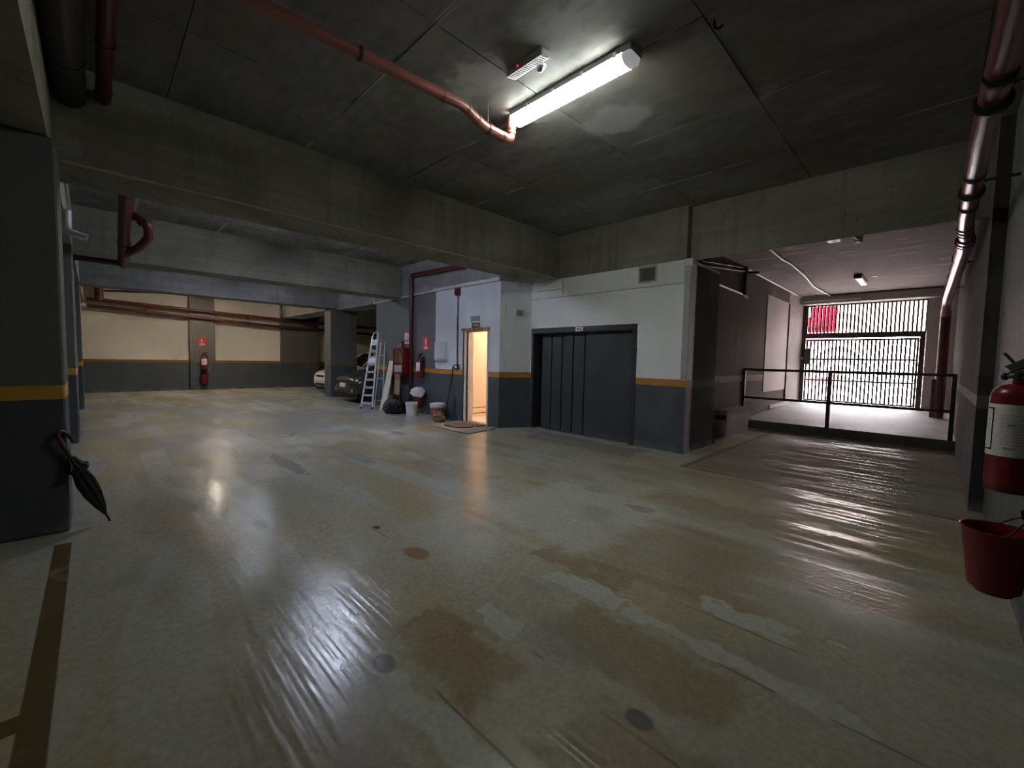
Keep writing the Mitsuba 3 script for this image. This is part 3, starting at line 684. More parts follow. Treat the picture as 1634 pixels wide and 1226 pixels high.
add('latch', cbox(cx1 - 0.035, cx1 - 0.01, cy - 0.04, cy - 0.02, 1.30, 1.36, 0.003), 'galvanised', dk)
hz = []
for r in np.linspace(0.06, 0.19, 6):
    a = np.linspace(0, 2 * PI, 25)
    hz.append(tube([((cx0 + cx1) / 2 + r * math.cos(q), 5.75, 1.36 + r * math.sin(q)) for q in a], 0.018, 8, cap=False))
add('hose', join(*hz), 'brown_cloth', t, smooth=40, label='coiled hose')
t = thing('valve', 'dark hose valve on top of the red cabinet by the riser', 'valve')
add('body', tube([(-9.83, 5.72, 1.66), (-9.83, 5.72, 1.80)], 0.035, 12), 'black_metal', t, smooth=40)
add('wheel', lathe([(0.0, -0.01), (0.055, -0.01), (0.06, 0.0), (0.055, 0.01), (0.0, 0.01)], (-9.83, 5.72, 1.815), 18), 'black_metal', t, smooth=30)
add('outlet', tube([(-9.83, 5.70, 1.73), (-9.95, 5.62, 1.67)], 0.024, 10), 'galvanised', t, smooth=40)


def text_at(parent, name, s, h, x, z, y, m, depth=0.002):
    """lettering that faces -y, centred on x, baseline z"""
    g = meshkit.text_mesh(s, h, depth, bold=True)
    w = g.bounds[1][0] + g.bounds[0][0]
    g.apply_transform(trans(x, y, z) @ rotx(PI / 2) @ trans(-w / 2, 0, 0))
    return add(name, g, m, parent)


# fire signs
t = thing('fire_sign', 'red and white fire hose sign half behind the riser above the cabinet', 'sign')
plate(t, 'backing', -10.03, -9.66, 1.76, 2.09, 5.878, 0.008, 'sign_red')
add('pictogram', join(lathe([(0.03, -0.001), (0.075, -0.001), (0.075, 0.001), (0.03, 0.001)], n=20).apply_transform(trans(-9.86, 5.868, 1.975) @ rotx(PI / 2)), box(-9.99, -9.91, 5.867, 5.870, 1.88, 2.06), box(-9.97, -9.75, 5.867, 5.870, 1.865, 1.89)), 'sign_white', t)
add('band', join(box(-10.01, -9.68, 5.867, 5.870, 1.775, 1.80), box(-10.01, -9.68, 5.867, 5.870, 1.81, 1.832)), 'sign_white', t)


def ext_sign(loc, rz, w, h, label):
    t = thing('fire_sign', label, 'sign')
    M = trans(*loc) @ rotz(rz)
    add('backing', xform(cbox(-w / 2, w / 2, -0.008, 0, -h / 2, h / 2, 0.003), M), 'sign_red', t)
    pic = join(cbox(-w * .10, w * .06, -0.012, -0.006, -h * .12, h * .28, 0.002), box(-w * .04, w * .0, -0.012, -0.006, h * .27, h * .36), box(-w * .16, w * .02, -0.012, -0.006, h * .32, h * .36), box(w * .09, w * .12, -0.012, -0.006, -h * .08, h * .34))
    add('pictogram', xform(pic, M), 'sign_white', t)
    add('text_line', xform(join(box(-w * .36, w * .36, -0.011, -0.006, -h * .30, -h * .24), box(-w * .36, w * .36, -0.011, -0.006, -h * .42, -h * .36)), M), 'sign_white', t)


ext_sign((-8.98, 5.878, 1.775), 0, 0.27, 0.34, 'red extinguisher sign on the grey wall above the extinguisher beside the white wall')
ext_sign((-19.855, 2.94, 1.86), PI / 2, 0.25, 0.33, 'small red extinguisher sign on the far grey pilaster')


def extinguisher(loc, rz, R, H, label, detail=False):
    """a cylinder with domed shoulder, valve, levers, hose and a wrapped paper label; its front faces local -y, the wall is at +y"""
    t = thing('fire_extinguisher', label, 'fire extinguisher')
    M = trans(*loc) @ rotz(rz)
    n = 40 if detail else 24
    prof = [(0, 0), (R * .86, 0), (R * .94, 0.008), (R * .97, 0.02), (R, 0.035), (R, H * .80)]
    for a in np.linspace(0, PI / 2, 9)[1:]:
        prof.append((R * .24 + R * .76 * math.cos(a), H * .80 + R * .72 * math.sin(a)))
    zt = H * .80 + R * .72
    prof += [(R * .24, zt + 0.02), (0, zt + 0.02)]
    add('tank', xform(lathe(prof, n=n), M), 'fire_red', t, smooth=35)
    add('base_ring', xform(lathe([(R * .8, -0.004), (R * .985, -0.004), (R * .985, 0.014), (R * .8, 0.014)], n=n), M), 'dark_red_pipe', t, smooth=35)
    a0, a1 = -PI / 2 - 1.15, -PI / 2 + 1.0
    z0, z1 = H * .30, H * .74
    aa = np.linspace(a0, a1, 25)
    V = [((R + .0015) * math.cos(a), (R + .0015) * math.sin(a), z) for a in aa for z in (z0, z1)]
    Fc = []
    for i in range(24):
        Fc += [[2 * i, 2 * i + 2, 2 * i + 3], [2 * i, 2 * i + 3, 2 * i + 1]]
    lb = add('paper_label', xform(trimesh.Trimesh(np.array(V), np.array(Fc), process=False), M), 'sign_white', t, label='white paper label')

    def strip(a, b, za, zb, r=.0025):
        q = np.linspace(a, b, 8)
        Vq = [((R + r) * math.cos(x), (R + r) * math.sin(x), z) for x in q for z in (za, zb)]
        Fq = []
        for i in range(7):
            Fq += [[2 * i, 2 * i + 2, 2 * i + 3], [2 * i, 2 * i + 3, 2 * i + 1]]
        return trimesh.Trimesh(np.array(Vq), np.array(Fq), process=False)
    if detail:
        hh = z1 - z0
        c = a0 + .42
        add('label_print', xform(join(strip(c, c + .42, z0 + hh * .90, z0 + hh * .93), strip(c, c + .42, z0 + hh * .10, z0 + hh * .13), strip(c + .38, c + .46, z0 + hh * .10, z0 + hh * .93)), M), 'black_plastic', lb, label='black bracket mark')
        lines = [strip(c + .07 + .0, c + .28, z0 + hh * .68, z0 + hh * .71), strip(c + 1.05, c + 1.35, z0 + hh * .58, z0 + hh * .63), strip(c + .95, c + 1.4, z0 + hh * .14, z0 + hh * .18)]
        lines += [strip(c + .8, c + 1.6 + .2 * (i % 3), z0 + hh * (.24 + .05 * i), z0 + hh * (.25 + .05 * i)) for i in range(12)]
        lines += [strip(c + .06, c + .30, z0 + hh * (.18 + .06 * i), z0 + hh * (.188 + .06 * i)) for i in range(8)]
        add('label_print', xform(join(*lines), M), 'grey_plastic', lb)
    add('valve', xform(join(tube([(0, 0, zt + .0), (0, 0, zt + .055)], R * .20, 14), tube([(-R * .2, 0, zt + .035), (-R * .62, 0, zt + .035)], R * .10, 10), ring((-R * .62, 0, zt + .035), (1, 0, 0), R * .2, R * .12)), M), 'black_metal', t, smooth=40)
    s = R / .085
    lev = hull([(-.035 * s, -.012, zt + .05), (-.035 * s, .012, zt + .05), (.115 * s, -.012, zt + .075), (.115 * s, .012, zt + .075), (-.03 * s, -.012, zt + .062), (-.03 * s, .012, zt + .062), (.11 * s, -.012, zt + .088), (.11 * s, .012, zt + .088)])
    lev2 = hull([(-.05 * s, -.012, zt + .085), (-.05 * s, .012, zt + .085), (.02 * s, -.012, zt + .125), (.02 * s, .012, zt + .125), (.12 * s, -.012, zt + .145), (.12 * s, .012, zt + .145), (-.02 * s, -.012, zt + .06), (-.02 * s, .012, zt + .06), (.10 * s, -.012, zt + .130), (.10 * s, .012, zt + .130)])
    add('lever', xform(lev, M), 'black_metal', t)
    add('lever', xform(lev2, M), 'black_metal', t)
    add('pin', xform(tube([(-.055 * s, -.01, zt + .15), (-.02 * s, 0, zt + .10)], .006 * s, 8), M), 'black_metal', t)
    add('hose', xform(tube(bend([(R * .2, 0, zt + .03), (R * .9, -.01, zt + .03), (R * 1.13, -.015, zt - .06), (R * 1.13, -.02, H * .32)], .05), .0105 * s, 10), M), 'black_rubber', t, smooth=40)
    add('nozzle', xform(tube([(R * 1.13, -.02, H * .34), (R * 1.13, -.02, H * .20)], [.012 * s, .018 * s], 12), M), 'black_rubber', t, smooth=40)
    add('wall_bracket', xform(join(box(-.02, .02, R * .9, R + .03, zt - .02, zt + .04), box(-.03, .03, R + .02, R + .03, H * .5, zt + .06)), M), 'dark_steel', t)
    return t


extinguisher((-9.07, 5.76, 0.93), 0, 0.09, 0.50, 'red fire extinguisher on the grey wall left of the white electrical cover')
extinguisher((-19.72, 2.97, 0.80), PI / 2, 0.10, 0.56, 'small far fire extinguisher on the grey pilaster of the cream wall')
xt = extinguisher((0.285, 3.17, 0.83), -0.67, 0.088, 0.57, 'large red fire extinguisher cut by the right edge of the photo', True)

add('wall_plate', cbox(0.36, 0.399, 3.12, 3.22, 1.16, 1.30, 0.004), 'dark_steel', xt)


def sand_bucket(loc, rz, Rt, Rb, H, label, cloth=False):
    t = thing('sand_bucket', label, 'bucket')
    M = trans(*loc) @ rotz(rz)
    prof = [(0, 0), (Rb, 0), (Rb + .004, .004), (Rt, H - .012), (Rt + .006, H - .010), (Rt + .007, H - .002), (Rt + .002, H), (Rt - .004, H - .004), (Rt - .010, H - .03), (Rb - .004, .012), (0, .010)]
    add('pail', xform(lathe(prof, n=36), M), 'fire_red', t, smooth=35)
    add('base_ring', xform(lathe([(Rb * .55, -.022), (Rb * .75, -.022), (Rb * .8, 0.002), (Rb * .5, 0.002)], n=24), M), 'dark_red_pipe', t, smooth=30)
    a = np.linspace(0, PI, 15)
    add('handle', xform(tube([((Rt + .004) * math.cos(q), Rt * .62 * math.sin(q) + 0.0, H - .02 + .72 * Rt * math.sin(q)) for q in a], .0045, 6, ), M), 'black_metal', t, smooth=40)
    add('wall_hook', xform(tube(bend([(0, Rt + .05, H + .72 * Rt), (0, Rt * .60, H + .72 * Rt - .03), (0, Rt * .55, H + .72 * Rt + .02)], .02), .007, 8), M), 'black_metal', t)
    if not cloth:
        v = lathe([(0, H * .62), (Rt * .84, H * .62), (Rt * .84, H * .60), (0, H * .60)], n=24)
        add('sand', xform(v, M), 'mat_brown', t)
    return t


sand_bucket((0.262, 3.16, 0.33), -PI / 2, 0.128, 0.088, 0.30, 'large red sand bucket hanging below the extinguisher at the right edge')
sand_bucket((-19.72, 2.97, 0.24), PI / 2, 0.145, 0.085, 0.36, 'small far red sand bucket hanging below the extinguisher on the pilaster')
sand_bucket((-9.05, 5.735, 0.18), 0, 0.135, 0.075, 0.30, 'red bucket stuffed with a white cloth, hanging behind the white pail', True)
v = trimesh.creation.icosphere(4, 1.0)
d = meshkit.fbm(v.vertices * 2.6 + 3, 4, 2)
v.vertices *= (0.62 + 0.7 * d)[:, None]
v.apply_transform(trans(-9.06, 5.70, 0.545) @ np.diag([0.205, 0.16, 0.145, 1]))
add('cloth', v, 'cloth_white', None, smooth=True, label='crumpled white cloth bulging from the red bucket behind the pail', cat='cloth')

# electrical cover, call point, siren
t = thing('electrical_box', 'white electrical cover at the left edge of the white wall', 'electrical box')
add('body', cbox(-8.56, -8.10, 5.835, 5.885, 1.37, 1.80, 0.008), 'white_paint_metal', t)
add('door', cbox(-8.54, -8.12, 5.822, 5.838, 1.39, 1.74, 0.005), 'white_paint_metal', t)
add('lower_edge', box(-8.56, -8.10, 5.82, 5.885, 1.355, 1.372), 'trim_grey', t)
t = thing('notice', 'small faint notice on the white wall under the electrical cover', 'notice')
add('sheet', box(-8.47, -8.22, 5.875, 5.8805, 1.245, 1.325), 'sign_white', t)
add('mark', join(box(-8.45, -8.42, 5.873, 5.876, 1.26, 1.31), box(-8.40, -8.24, 5.873, 5.876, 1.295, 1.303), box(-8.40, -8.26, 5.873, 5.876, 1.270, 1.277)), 'trim_grey', t)
t = thing('alarm_sounder', 'dark red alarm sounder at the top of the white wall', 'alarm')
add('body', lathe([(0, 0), (0.07, 0), (0.075, 0.03), (0.05, 0.08), (0, 0.085)], n=20).apply_transform(trans(-7.70, 5.88, 2.92) @ rotx(PI / 2)), 'dark_red_pipe', t, smooth=35)
add('base', cbox(-7.79, -7.61, 5.845, 5.885, 2.83, 3.005, 0.01), 'dark_red_pipe', t)
t = thing('call_point', 'dark red fire call point at the foot of the thin conduit', 'call point')
add('body', cbox(-7.755, -7.62, 5.825, 5.885, 1.165, 1.275, 0.008), 'dark_red_pipe', t)
add('button', box(-7.72, -7.655, 5.82, 5.828, 1.195, 1.25), 'sign_white', t)
t = thing('conduit', 'thin dark conduit from the alarm sounder down to the call point', 'conduit')
add('run', tube([(-7.69, 5.868, 2.9), (-7.69, 5.868, 1.27)], 0.016, 10), 'dark_steel', t, smooth=40)
add('coupling', ring((-7.69, 5.868, 2.13), (0, 0, 1), 0.022, 0.05), 'dark_steel', t, smooth=40)
t = thing('door_sign', 'grey upper sign above the lit doorway', 'sign')
plate(t, 'backing', -7.23, -6.93, 2.225, 2.335, 5.88, 0.008, 'sign_grey')
add('text_line', join(box(-7.19, -6.98, 5.869, 5.873, 2.29, 2.30), box(-7.19, -7.02, 5.869, 5.873, 2.262, 2.272)), 'trim_grey', t)
t = thing('door_sign', 'dark lower sign with pale SALIDA lettering, right above the doorway', 'sign')
plate(t, 'backing', -7.20, -6.93, 2.09, 2.195, 5.88, 0.008, 'sign_green')
text_at(t, 'lettering', 'SALIDA', 0.042, -7.065, 2.122, 5.870, 'sign_white')
t = thing('intercom', 'small grey box on the angled white wall beside the lift', 'wall box')
add('body', xform(cbox(-0.075, 0.075, -0.04, 0.002, -0.06, 0.06, 0.006), trans(-6.10, 6.235, 2.375) @ rotz(math.atan2(0.58, 0.33))), 'grey_plastic', t)
add('speaker_grille', xform(join(*[box(-0.05, 0.05, -0.044, -0.039, -0.035 + .02 * i, -0.028 + .02 * i) for i in range(4)]), trans(-6.10, 6.235, 2.375) @ rotz(math.atan2(0.58, 0.33))), 'slot_dark', t)
t = thing('vent', 'square brown ventilation grille high on the white lift wall', 'vent')
add('frame', join(box(-3.56, -3.24, 6.435, 6.462, 2.715, 2.74), box(-3.56, -3.24, 6.435, 6.462, 2.955, 2.98), box(-3.56, -3.535, 6.435, 6.462, 2.715, 2.98), box(-3.265, -3.24, 6.435, 6.462, 2.715, 2.98)), 'trim_grey', t)
add('backing', box(-3.54, -3.26, 6.452, 6.461, 2.735, 2.96), 'grille_brown', t)
rr = [lathe([(r, -0.004), (r + .008, -0.004), (r + .008, .004), (r, .004)], n=24).apply_transform(trans(-3.40, 6.446, 2.8475) @ rotx(PI / 2)) for r in (.02, .045, .07, .095)]
add('guard', join(*rr), 'slot_dark', t)

# ------------------------------------------------------------------ stored things along the wall
t = thing('stepladder', 'aluminium stepladder with a hoop top leaning on the grey wall', 'ladder')
C0, C1 = np.array((-10.80, 5.19, 0.0)), np.array((-11.27, 5.70, 2.10))
U = np.array((0.79, 0.61, 0.0))


def lad(s, u):
    w = 0.165 + (0.072 - 0.165) * s
    return C0 + (C1 - C0) * s + U * w * u


for u in (-1, 1):
    add('rail', tube([lad(0, u), lad(0.94, u)], 0.026, 8), 'aluminium', t, smooth=40)
    add('foot', tube([lad(0, u) + (0, 0, .0), lad(0.02, u)], 0.028, 8), 'black_rubber', t)
add('hoop', tube(bend([lad(0.93, -1), lad(1.0, -0.9), lad(1.0, 0.9), lad(0.93, 1)], .06), 0.018, 8), 'aluminium', t, smooth=40)
for s in (0.07, 0.17, 0.27, 0.37, 0.47, 0.57, 0.67, 0.75):
    a, b = lad(s, -1), lad(s, 1)
    nrm = np.cross(U, [0, 0, 1.0])
    add('tread', hull([q + nrm * k + np.array([0, 0, z]) for q in (a, b) for k in (-.045, .045) for z in (-.028, .028)]), 'aluminium', t)
a, b = lad(0.60, -1), lad(0.60, 1)
pn = np.cross(U, C1 - C0)
pn /= np.linalg.norm(pn)
if pn[1] > 0:
    pn = -pn
add('label_plate', hull([lad(s, u) + pn * k for s in (0.585, 0.665) for u in (-.95, .95) for k in (.02, .028)]), 'white_plastic', t, label='white maker plate between the rails')
add('top_platform', hull([lad(s, u) + pn * k for s in (0.82, 0.90) for u in (-.95, .95) for k in (.02, .028)]), 'white_plastic', t)
for (p, q) in (((-11.05, 5.74, 1.82), (-10.70, 5.36, 0)), ((-10.95, 5.81, 1.82), (-10.49, 5.49, 0))):
    add('rear_leg', tube([p, q], 0.014, 8), 'aluminium', t, smooth=40)
for s in (0.12, 0.45, 0.8):
    p = np.array((-10.70, 5.36, 0)) * (1 - s) + np.array((-11.05, 5.74, 1.82)) * s
    q = np.array((-10.49, 5.49, 0)) * (1 - s) + np.array((-10.95, 5.81, 1.82)) * s
    add('rear_stay', tube([p, q], 0.009, 8), 'aluminium', t, smooth=40)


def leaning(name, bl, br, tl, tr, th, m, label, cat):
    bl, br, tl, tr = (np.array(q, float) for q in (bl, br, tl, tr))
    nn = np.cross(br - bl, tl - bl)
    nn /= np.linalg.norm(nn)
    return add(name, hull([q + nn * k for q in (bl, br, tl, tr) for k in (0, th)]), m, None, label=label, cat=cat)


leaning('board', (-10.30, 5.33, 0), (-9.99, 5.32, 0), (-10.72, 5.845, 1.31), (-10.49, 5.845, 1.30), 0.02, 'plywood_pale', 'pale board leaning on the wall right of the stepladder', 'board')
leaning('board', (-10.15, 5.63, 0), (-9.86, 5.63, 0), (-10.35, 5.80, 0.97), (-10.07, 5.80, 0.96), 0.018, 'plywood_brown', 'brown plywood offcut standing below the hose cabinet', 'board')
leaning('board', (-10.72, 5.58, 0), (-10.30, 5.56, 0), (-10.98, 5.87, 1.02), (-10.60, 5.87, 1.02), 0.015, 'board_green', 'olive green board behind the stepladder', 'board')

v = trimesh.creation.icosphere(5, 1.0)
nv = v.vertices.copy()
d = meshkit.fbm(nv * 2.4 + 9, 4, 5) + 0.30 * np.abs(meshkit.noise(nv * np.array([9.0, 9.0, 3.0]), 3) - 0.5) + 0.16 * np.abs(meshkit.noise(nv * 13.0, 6) - 0.5)
v.vertices = nv * (0.72 + 0.5 * d)[:, None]
z = v.vertices[:, 2]
v.vertices[:, :2] *= np.interp(z, [-1, -.3, .35, .8, 1.1], [1.15, 1.18, 1.04, .78, .60])[:, None]
v.vertices[:, 0] -= 0.12 * np.maximum(z, 0)
v.vertices[:, 2] = np.maximum(z, -0.70)
v.apply_transform(trans(-9.60, 5.37, 0.192) @ np.diag([0.285, 0.24, 0.27, 1]))
t = thing('bin_bag', 'full black bin bag on the floor below the hose cabinet', 'bin bag')
add('sack', v, 'bin_bag', t, smooth=True)
kn = trimesh.creation.icosphere(3, 1.0)
kn.vertices *= (0.6 + 0.8 * meshkit.fbm(kn.vertices * 3, 3, 1))[:, None]
kn.apply_transform(trans(-9.72, 5.36, 0.405) @ np.diag([0.085, 0.06, 0.055, 1]))
add('knot', kn, 'bin_bag', t, smooth=True)


def pail(loc, Rt, Rb, H, label, lid=False, key='pail', body='white_plastic'):
    t = thing(key, label, 'bucket')
    prof = [(0, 0), (Rb, 0), (Rb + .003, .005), (Rt - .004, H * .84), (Rt + .006, H * .85), (Rt + .007, H * .90), (Rt, H * .905), (Rt, H), (Rt - .004, H), (Rt - .008, H * .86), (Rb - .004, .01), (0, .008)]
    if lid:
        prof = [(0, 0), (Rb, 0), (Rb + .003, .005), (Rt - .004, H * .84), (Rt, H * .95), (0, H * .95)]
    add('body', lathe(prof, loc, 32), body, t, smooth=35)
    if lid:
        add('lid', lathe([(0, H * .99), (Rt * .9, H * .99), (Rt * .92, H * 1.0), (Rt + .010, H * 1.0), (Rt + .014, H * .98), (Rt + .014, H * .82), (Rt + .004, H * .815), (0, H * .88)], loc, 32), 'sign_white', t, smooth=35, label='cream lid')
    a = np.linspace(0, PI, 15)
    add('handle', tube([(loc[0] + (Rt + .01) * math.cos(q), loc[1] - (Rt * .9) * math.sin(q), loc[2] + H * .86 - .55 * Rt * math.sin(q)) for q in a], .004, 6), 'galvanised', t, smooth=40)
    return t


pail((-8.97, 5.47, 0), 0.150, 0.118, 0.325, 'white plastic pail on the floor right of the black bin bag')
pt = pail((-8.07, 5.60, 0), 0.165, 0.145, 0.37, 'paint tub with a cream lid and brown label on the floor', True, 'paint_tub', 'brown_label')
add('label_patch', lathe([(0.1505, .20), (0.1615, .295), (0.1625, .295), (0.1515, .20)], (-8.07, 5.60, 0), 32), 'plywood_pale', pt)
v = trimesh.creation.icosphere(4, 1.0)
v.vertices *= (0.65 + 0.6 * meshkit.fbm(v.vertices * 2 + 1, 3, 4))[:, None]
v.vertices[:, 2] = np.maximum(v.vertices[:, 2], -.55)
v.apply_transform(trans(-7.76, 5.42, 0.075) @ np.diag([0.165, 0.125, 0.135, 1]))
add('rag', v, 'brown_cloth', None, smooth=True, label='brown rag slumped against the paint tub', cat='rag')
t = thing('broom', 'dark broom leaning on the wall between the paint tub and the doorway', 'broom')
add('stick', tube([(-8.05, 5.815, 0.10), (-7.84, 5.866, 1.21)], 0.012, 10), 'broom_stick', t, smooth=40)
add('grip', tube([(-7.85, 5.860, 1.15), (-7.838, 5.863, 1.225)], 0.016, 10), 'black_rubber', t)
add('head', cbox(-8.20, -7.92, 5.785, 5.845, 0.06, 0.115, 0.012), 'broom_stick', t)
add('bristle', hull([(-8.21, 5.78, 0), (-7.91, 5.78, 0), (-8.21, 5.855, 0), (-7.91, 5.855, 0), (-8.19, 5.79, .065), (-7.93, 5.79, .065), (-8.19, 5.84, .065), (-7.93, 5.84, .065)]), 'black_rubber', t, kind='stuff')
t = thing('dustpan', 'blue dustpan on the floor against the dado beside the doorway', 'dustpan')
add('pan', join(hull([(-7.90, 5.66, .0), (-7.66, 5.66, .0), (-7.88, 5.86, .0), (-7.68, 5.86, .0), (-7.88, 5.86, .015), (-7.68, 5.86, .015), (-7.90, 5.66, .006), (-7.66, 5.66, .006)]), box(-7.88, -7.68, 5.84, 5.86, 0, .10), box(-7.89, -7.875, 5.68, 5.86, 0, .06), box(-7.685, -7.67, 5.68, 5.86, 0, .06)), 'blue_plastic', t)
add('grip', tube([(-7.78, 5.85, .09), (-7.78, 5.862, .52)], 0.013, 8), 'blue_plastic', t)


def flat_mat(name, poly, th, m, label, edge=None, z0=0.0005):
    t = thing(name, label, 'mat')
    add('sheet', prism(poly, z0, z0 + th), m, t)
    if edge:
        pp = Polygon(poly)
        rg = pp.difference(pp.buffer(-0.025))
        e = trimesh.creation.extrude_polygon(rg, th + 0.002, engine='earcut')
        e.apply_translation((0, 0, z0))
        add('edging', e, edge, t)
    return t


flat_mat('door_mat', [(-7.40, 4.93), (-6.10, 4.90), (-6.22, 5.74), (-7.58, 5.80), (-7.50, 5.5)], 0.006, 'mat_grey', 'large thin grey mat spread in front of the doorway', 'mat_edge')
el = [(-6.99 + 0.36 * math.cos(a) * 1.0 - 0.0 * math.sin(a), 5.40 + 0.27 * math.sin(a)) for a in np.linspace(0, 2 * PI, 40, endpoint=False)]
om = flat_mat('door_mat', el, 0.012, 'mat_brown', 'oval brown mat on the grey mat outside the doorway', 'mat_edge', z0=0.010)
flat_mat('door_mat', [(-7.40, 5.86), (-6.66, 5.86), (-6.58, 5.57), (-6.95, 5.60), (-7.3, 5.70)], 0.014, 'mat_brown', 'brown mat right at the threshold of the doorway', z0=0.0095)

# ------------------------------------------------------------------ cars
def car(loc, paint, label, lights=True):
    """nose towards -y, local origin at the middle of the nose on the floor"""
    t = thing('car', label, 'car')
    M = trans(*loc) @ np.diag([1.0, 1.0, 1.10, 1.0])
    st = [  # y, half width, bottom, shoulder z, top z (bonnet or deck)
        (0.00, .60, .30, .55, .62), (0.05, .72, .24, .60, .70), (0.18, .81, .21, .66, .76), (0.5, .86, .19, .72, .84), (1.1, .88, .18, .80, .93), (1.6, .88, .18, .84, .97), (2.6, .88, .18, .86, .97), (3.4, .88, .19, .86, .97), (3.9, .85, .22, .84, .97), (4.15, .78, .28, .78, .92), (4.22, .70, .34, .70, .82)]
    V, n = [], 14
    for (y, w, b, s, tp) in st:
        half = [(0, b), (w * .6, b), (w * .93, b + .04), (w, b + .14), (w * 1.0, s - .12), (w * .97, s), (w * .80, tp - .02), (w * .45, tp + .01)]
        pts = half + [(0, tp + .015)] + [(-a, z) for a, z in half[::-1][:-1]]
        V += [(a, y, z) for a, z in pts]
    n = len(V) // len(st)
    Fc = []
    for i in range(len(st) - 1):
        for j in range(n):
            j2 = (j + 1) % n
            Fc += [[i * n + j, i * n + j2, (i + 1) * n + j2], [i * n + j, (i + 1) * n + j2, (i + 1) * n + j]]
    for j in range(1, n - 1):
        Fc += [[0, j + 1, j], [(len(st) - 1) * n, (len(st) - 1) * n + j, (len(st) - 1) * n + j + 1]]
    body = trimesh.Trimesh(np.array(V), np.array(Fc), process=False)
    if body.volume < 0:
        body.invert()
    add('body', xform(body, M), paint, t, smooth=40)
    cab = hull([(sx * a, y, z) for sx in (-1, 1) for (a, y, z) in ((.78, 1.25, .92), (.58, 1.95, 1.40), (.58, 2.9, 1.42), (.74, 3.75, .95), (.80, 2.5, .95))])
    add('cabin_glass', xform(cab, M), 'car_glass', t)
    add('roof', xform(hull([(sx * a, y, z) for sx in (-1, 1) for (a, y, z) in ((.57, 1.92, 1.395), (.45, 2.1, 1.445), (.45, 2.8, 1.455), (.585, 2.95, 1.415), (.55, 3.05, 1.40))]), M), paint, t)
    for sx in (-1, 1):
        add('pillar_post', xform(tube([(sx * .77, 1.3, .93), (sx * .585, 1.95, 1.40)], .035, 8), M), paint, t)
        add('mirror', xform(cbox(sx * .98 - .09, sx * .98 + .09, 1.45, 1.58, .93, 1.06, .03), M), paint, t)
        add('headlamp', xform(hull([(sx * .40, .05, .60), (sx * .66, .06, .60), (sx * .42, .06, .70), (sx * .74, .20, .72), (sx * .78, .28, .66), (sx * .45, .16, .72)]), M), 'headlamp', t, smooth=20)
        add('fog_lamp', xform(lathe([(0, 0), (.05, 0), (.05, .03), (0, .03)], n=14).apply_transform(trans(sx * .58, .03, .36) @ rotx(PI / 2)), M), 'headlamp', t)
        for y in (.78, 3.35):
            wl = add('wheel', xform(lathe([(.18, -.10), (.29, -.10), (.31, -.07), (.31, .07), (.29, .10), (.18, .10)], n=28).apply_transform(trans(sx * .80, y, .31) @ roty(PI / 2)), M), 'black_rubber', t, smooth=30)
            add('rim', xform(lathe([(0, -.085), (.19, -.085), (.19, .085), (0, .085)], n=20).apply_transform(trans(sx * .80, y, .31) @ roty(PI / 2)), M), 'galvanised', wl)
    add('grille', xform(join(cbox(-.36, .36, -.015, .06, .56, .63, .01), cbox(-.42, .42, -.012, .06, .27, .36, .01)), M), 'black_plastic', t)
    add('number_plate', xform(cbox(-.20, .20, -.035, .0, .43, .54, .004), M), 'plate_white', t)
    add('bumper', xform(hull([(sx * a, y, z) for sx in (-1, 1) for (a, y, z) in ((.55, -.02, .40), (.55, -.02, .50), (.78, .12, .38), (.78, .12, .50), (.6, .1, .3))]), M), paint, t, smooth=40)
    add('undertray', xform(box(-.7, .7, .1, 4.0, .12, .24), M), 'black_plastic', t)
    return t


car((-12.78, 5.40, 0), 'car_dark', 'dark car parked nose out between the column and the stepladder')
car((-16.15, 5.95, 0), 'car_white', 'white car mostly hidden behind the dark square column')

# ------------------------------------------------------------------ umbrella at the pillar
t = thing('umbrella', 'closed black umbrella leaning against the dark left pillar', 'umbrella')
tip, top = np.array((-4.80, 0.055, 0.0)), np.array((-4.69, -0.158, 0.60))


def um(s):
    return tip + (top - tip) * s


ss = [0.0, 0.10, 0.12, 0.25, 0.45, 0.62, 0.78, 0.80, 0.86, 0.88, 0.97, 1.0]
rr_ = [.006, .006, .010, .030, .050, .052, .038, .058, .062, .040, .022, .012]
nfold = 8
V, Fc, n = [], [], 48
ax_d = (top - tip) / np.linalg.norm(top - tip)
ea = np.cross(ax_d, [0, 0, 1.0])
ea /= np.linalg.norm(ea)
eb = np.cross(ax_d, ea)
for s, r in zip(ss, rr_):
    for k in range(n):
        q = 2 * PI * k / n
        R_ = r * (1 + (0.22 * math.sin(nfold * q + 4 * s) if r > .02 else 0))
        V.append(um(s) + R_ * (math.cos(q) * ea + math.sin(q) * eb))
for i in range(len(ss) - 1):
    for k in range(n):
        k2 = (k + 1) % n
        Fc += [[i * n + k, i * n + k2, (i + 1) * n + k2], [i * n + k, (i + 1) * n + k2, (i + 1) * n + k]]
um_m = trimesh.Trimesh(np.array(V), np.array(Fc), process=False)
if um_m.volume < 0:
    um_m.invert()
add('canopy', um_m, 'umbrella_cloth', t, smooth=50)
add('strap', tube([um(0.83) - ax_d * .02, um(0.83) + ax_d * .02], .066, 20), 'umbrella_cloth', t, smooth=40)
add('shaft', tube([um(0.97), um(1.0)], .008, 8), 'black_metal', t)
hk = [um(1.0), um(1.14), um(1.26) + np.array((-.01, -.004, .015)), um(1.31) + np.array((-.03, .02, .02)), um(1.28) + np.array((-.055, .055, .0)), um(1.20) + np.array((-.055, .065, -.01))]
add('crook_handle', tube(bend(hk, .05), .013, 10), 'handle_brown', t, smooth=40, label='dark curved handle')
add('ferrule', tube([um(0.0), um(0.11)], .007, 8), 'black_metal', t)

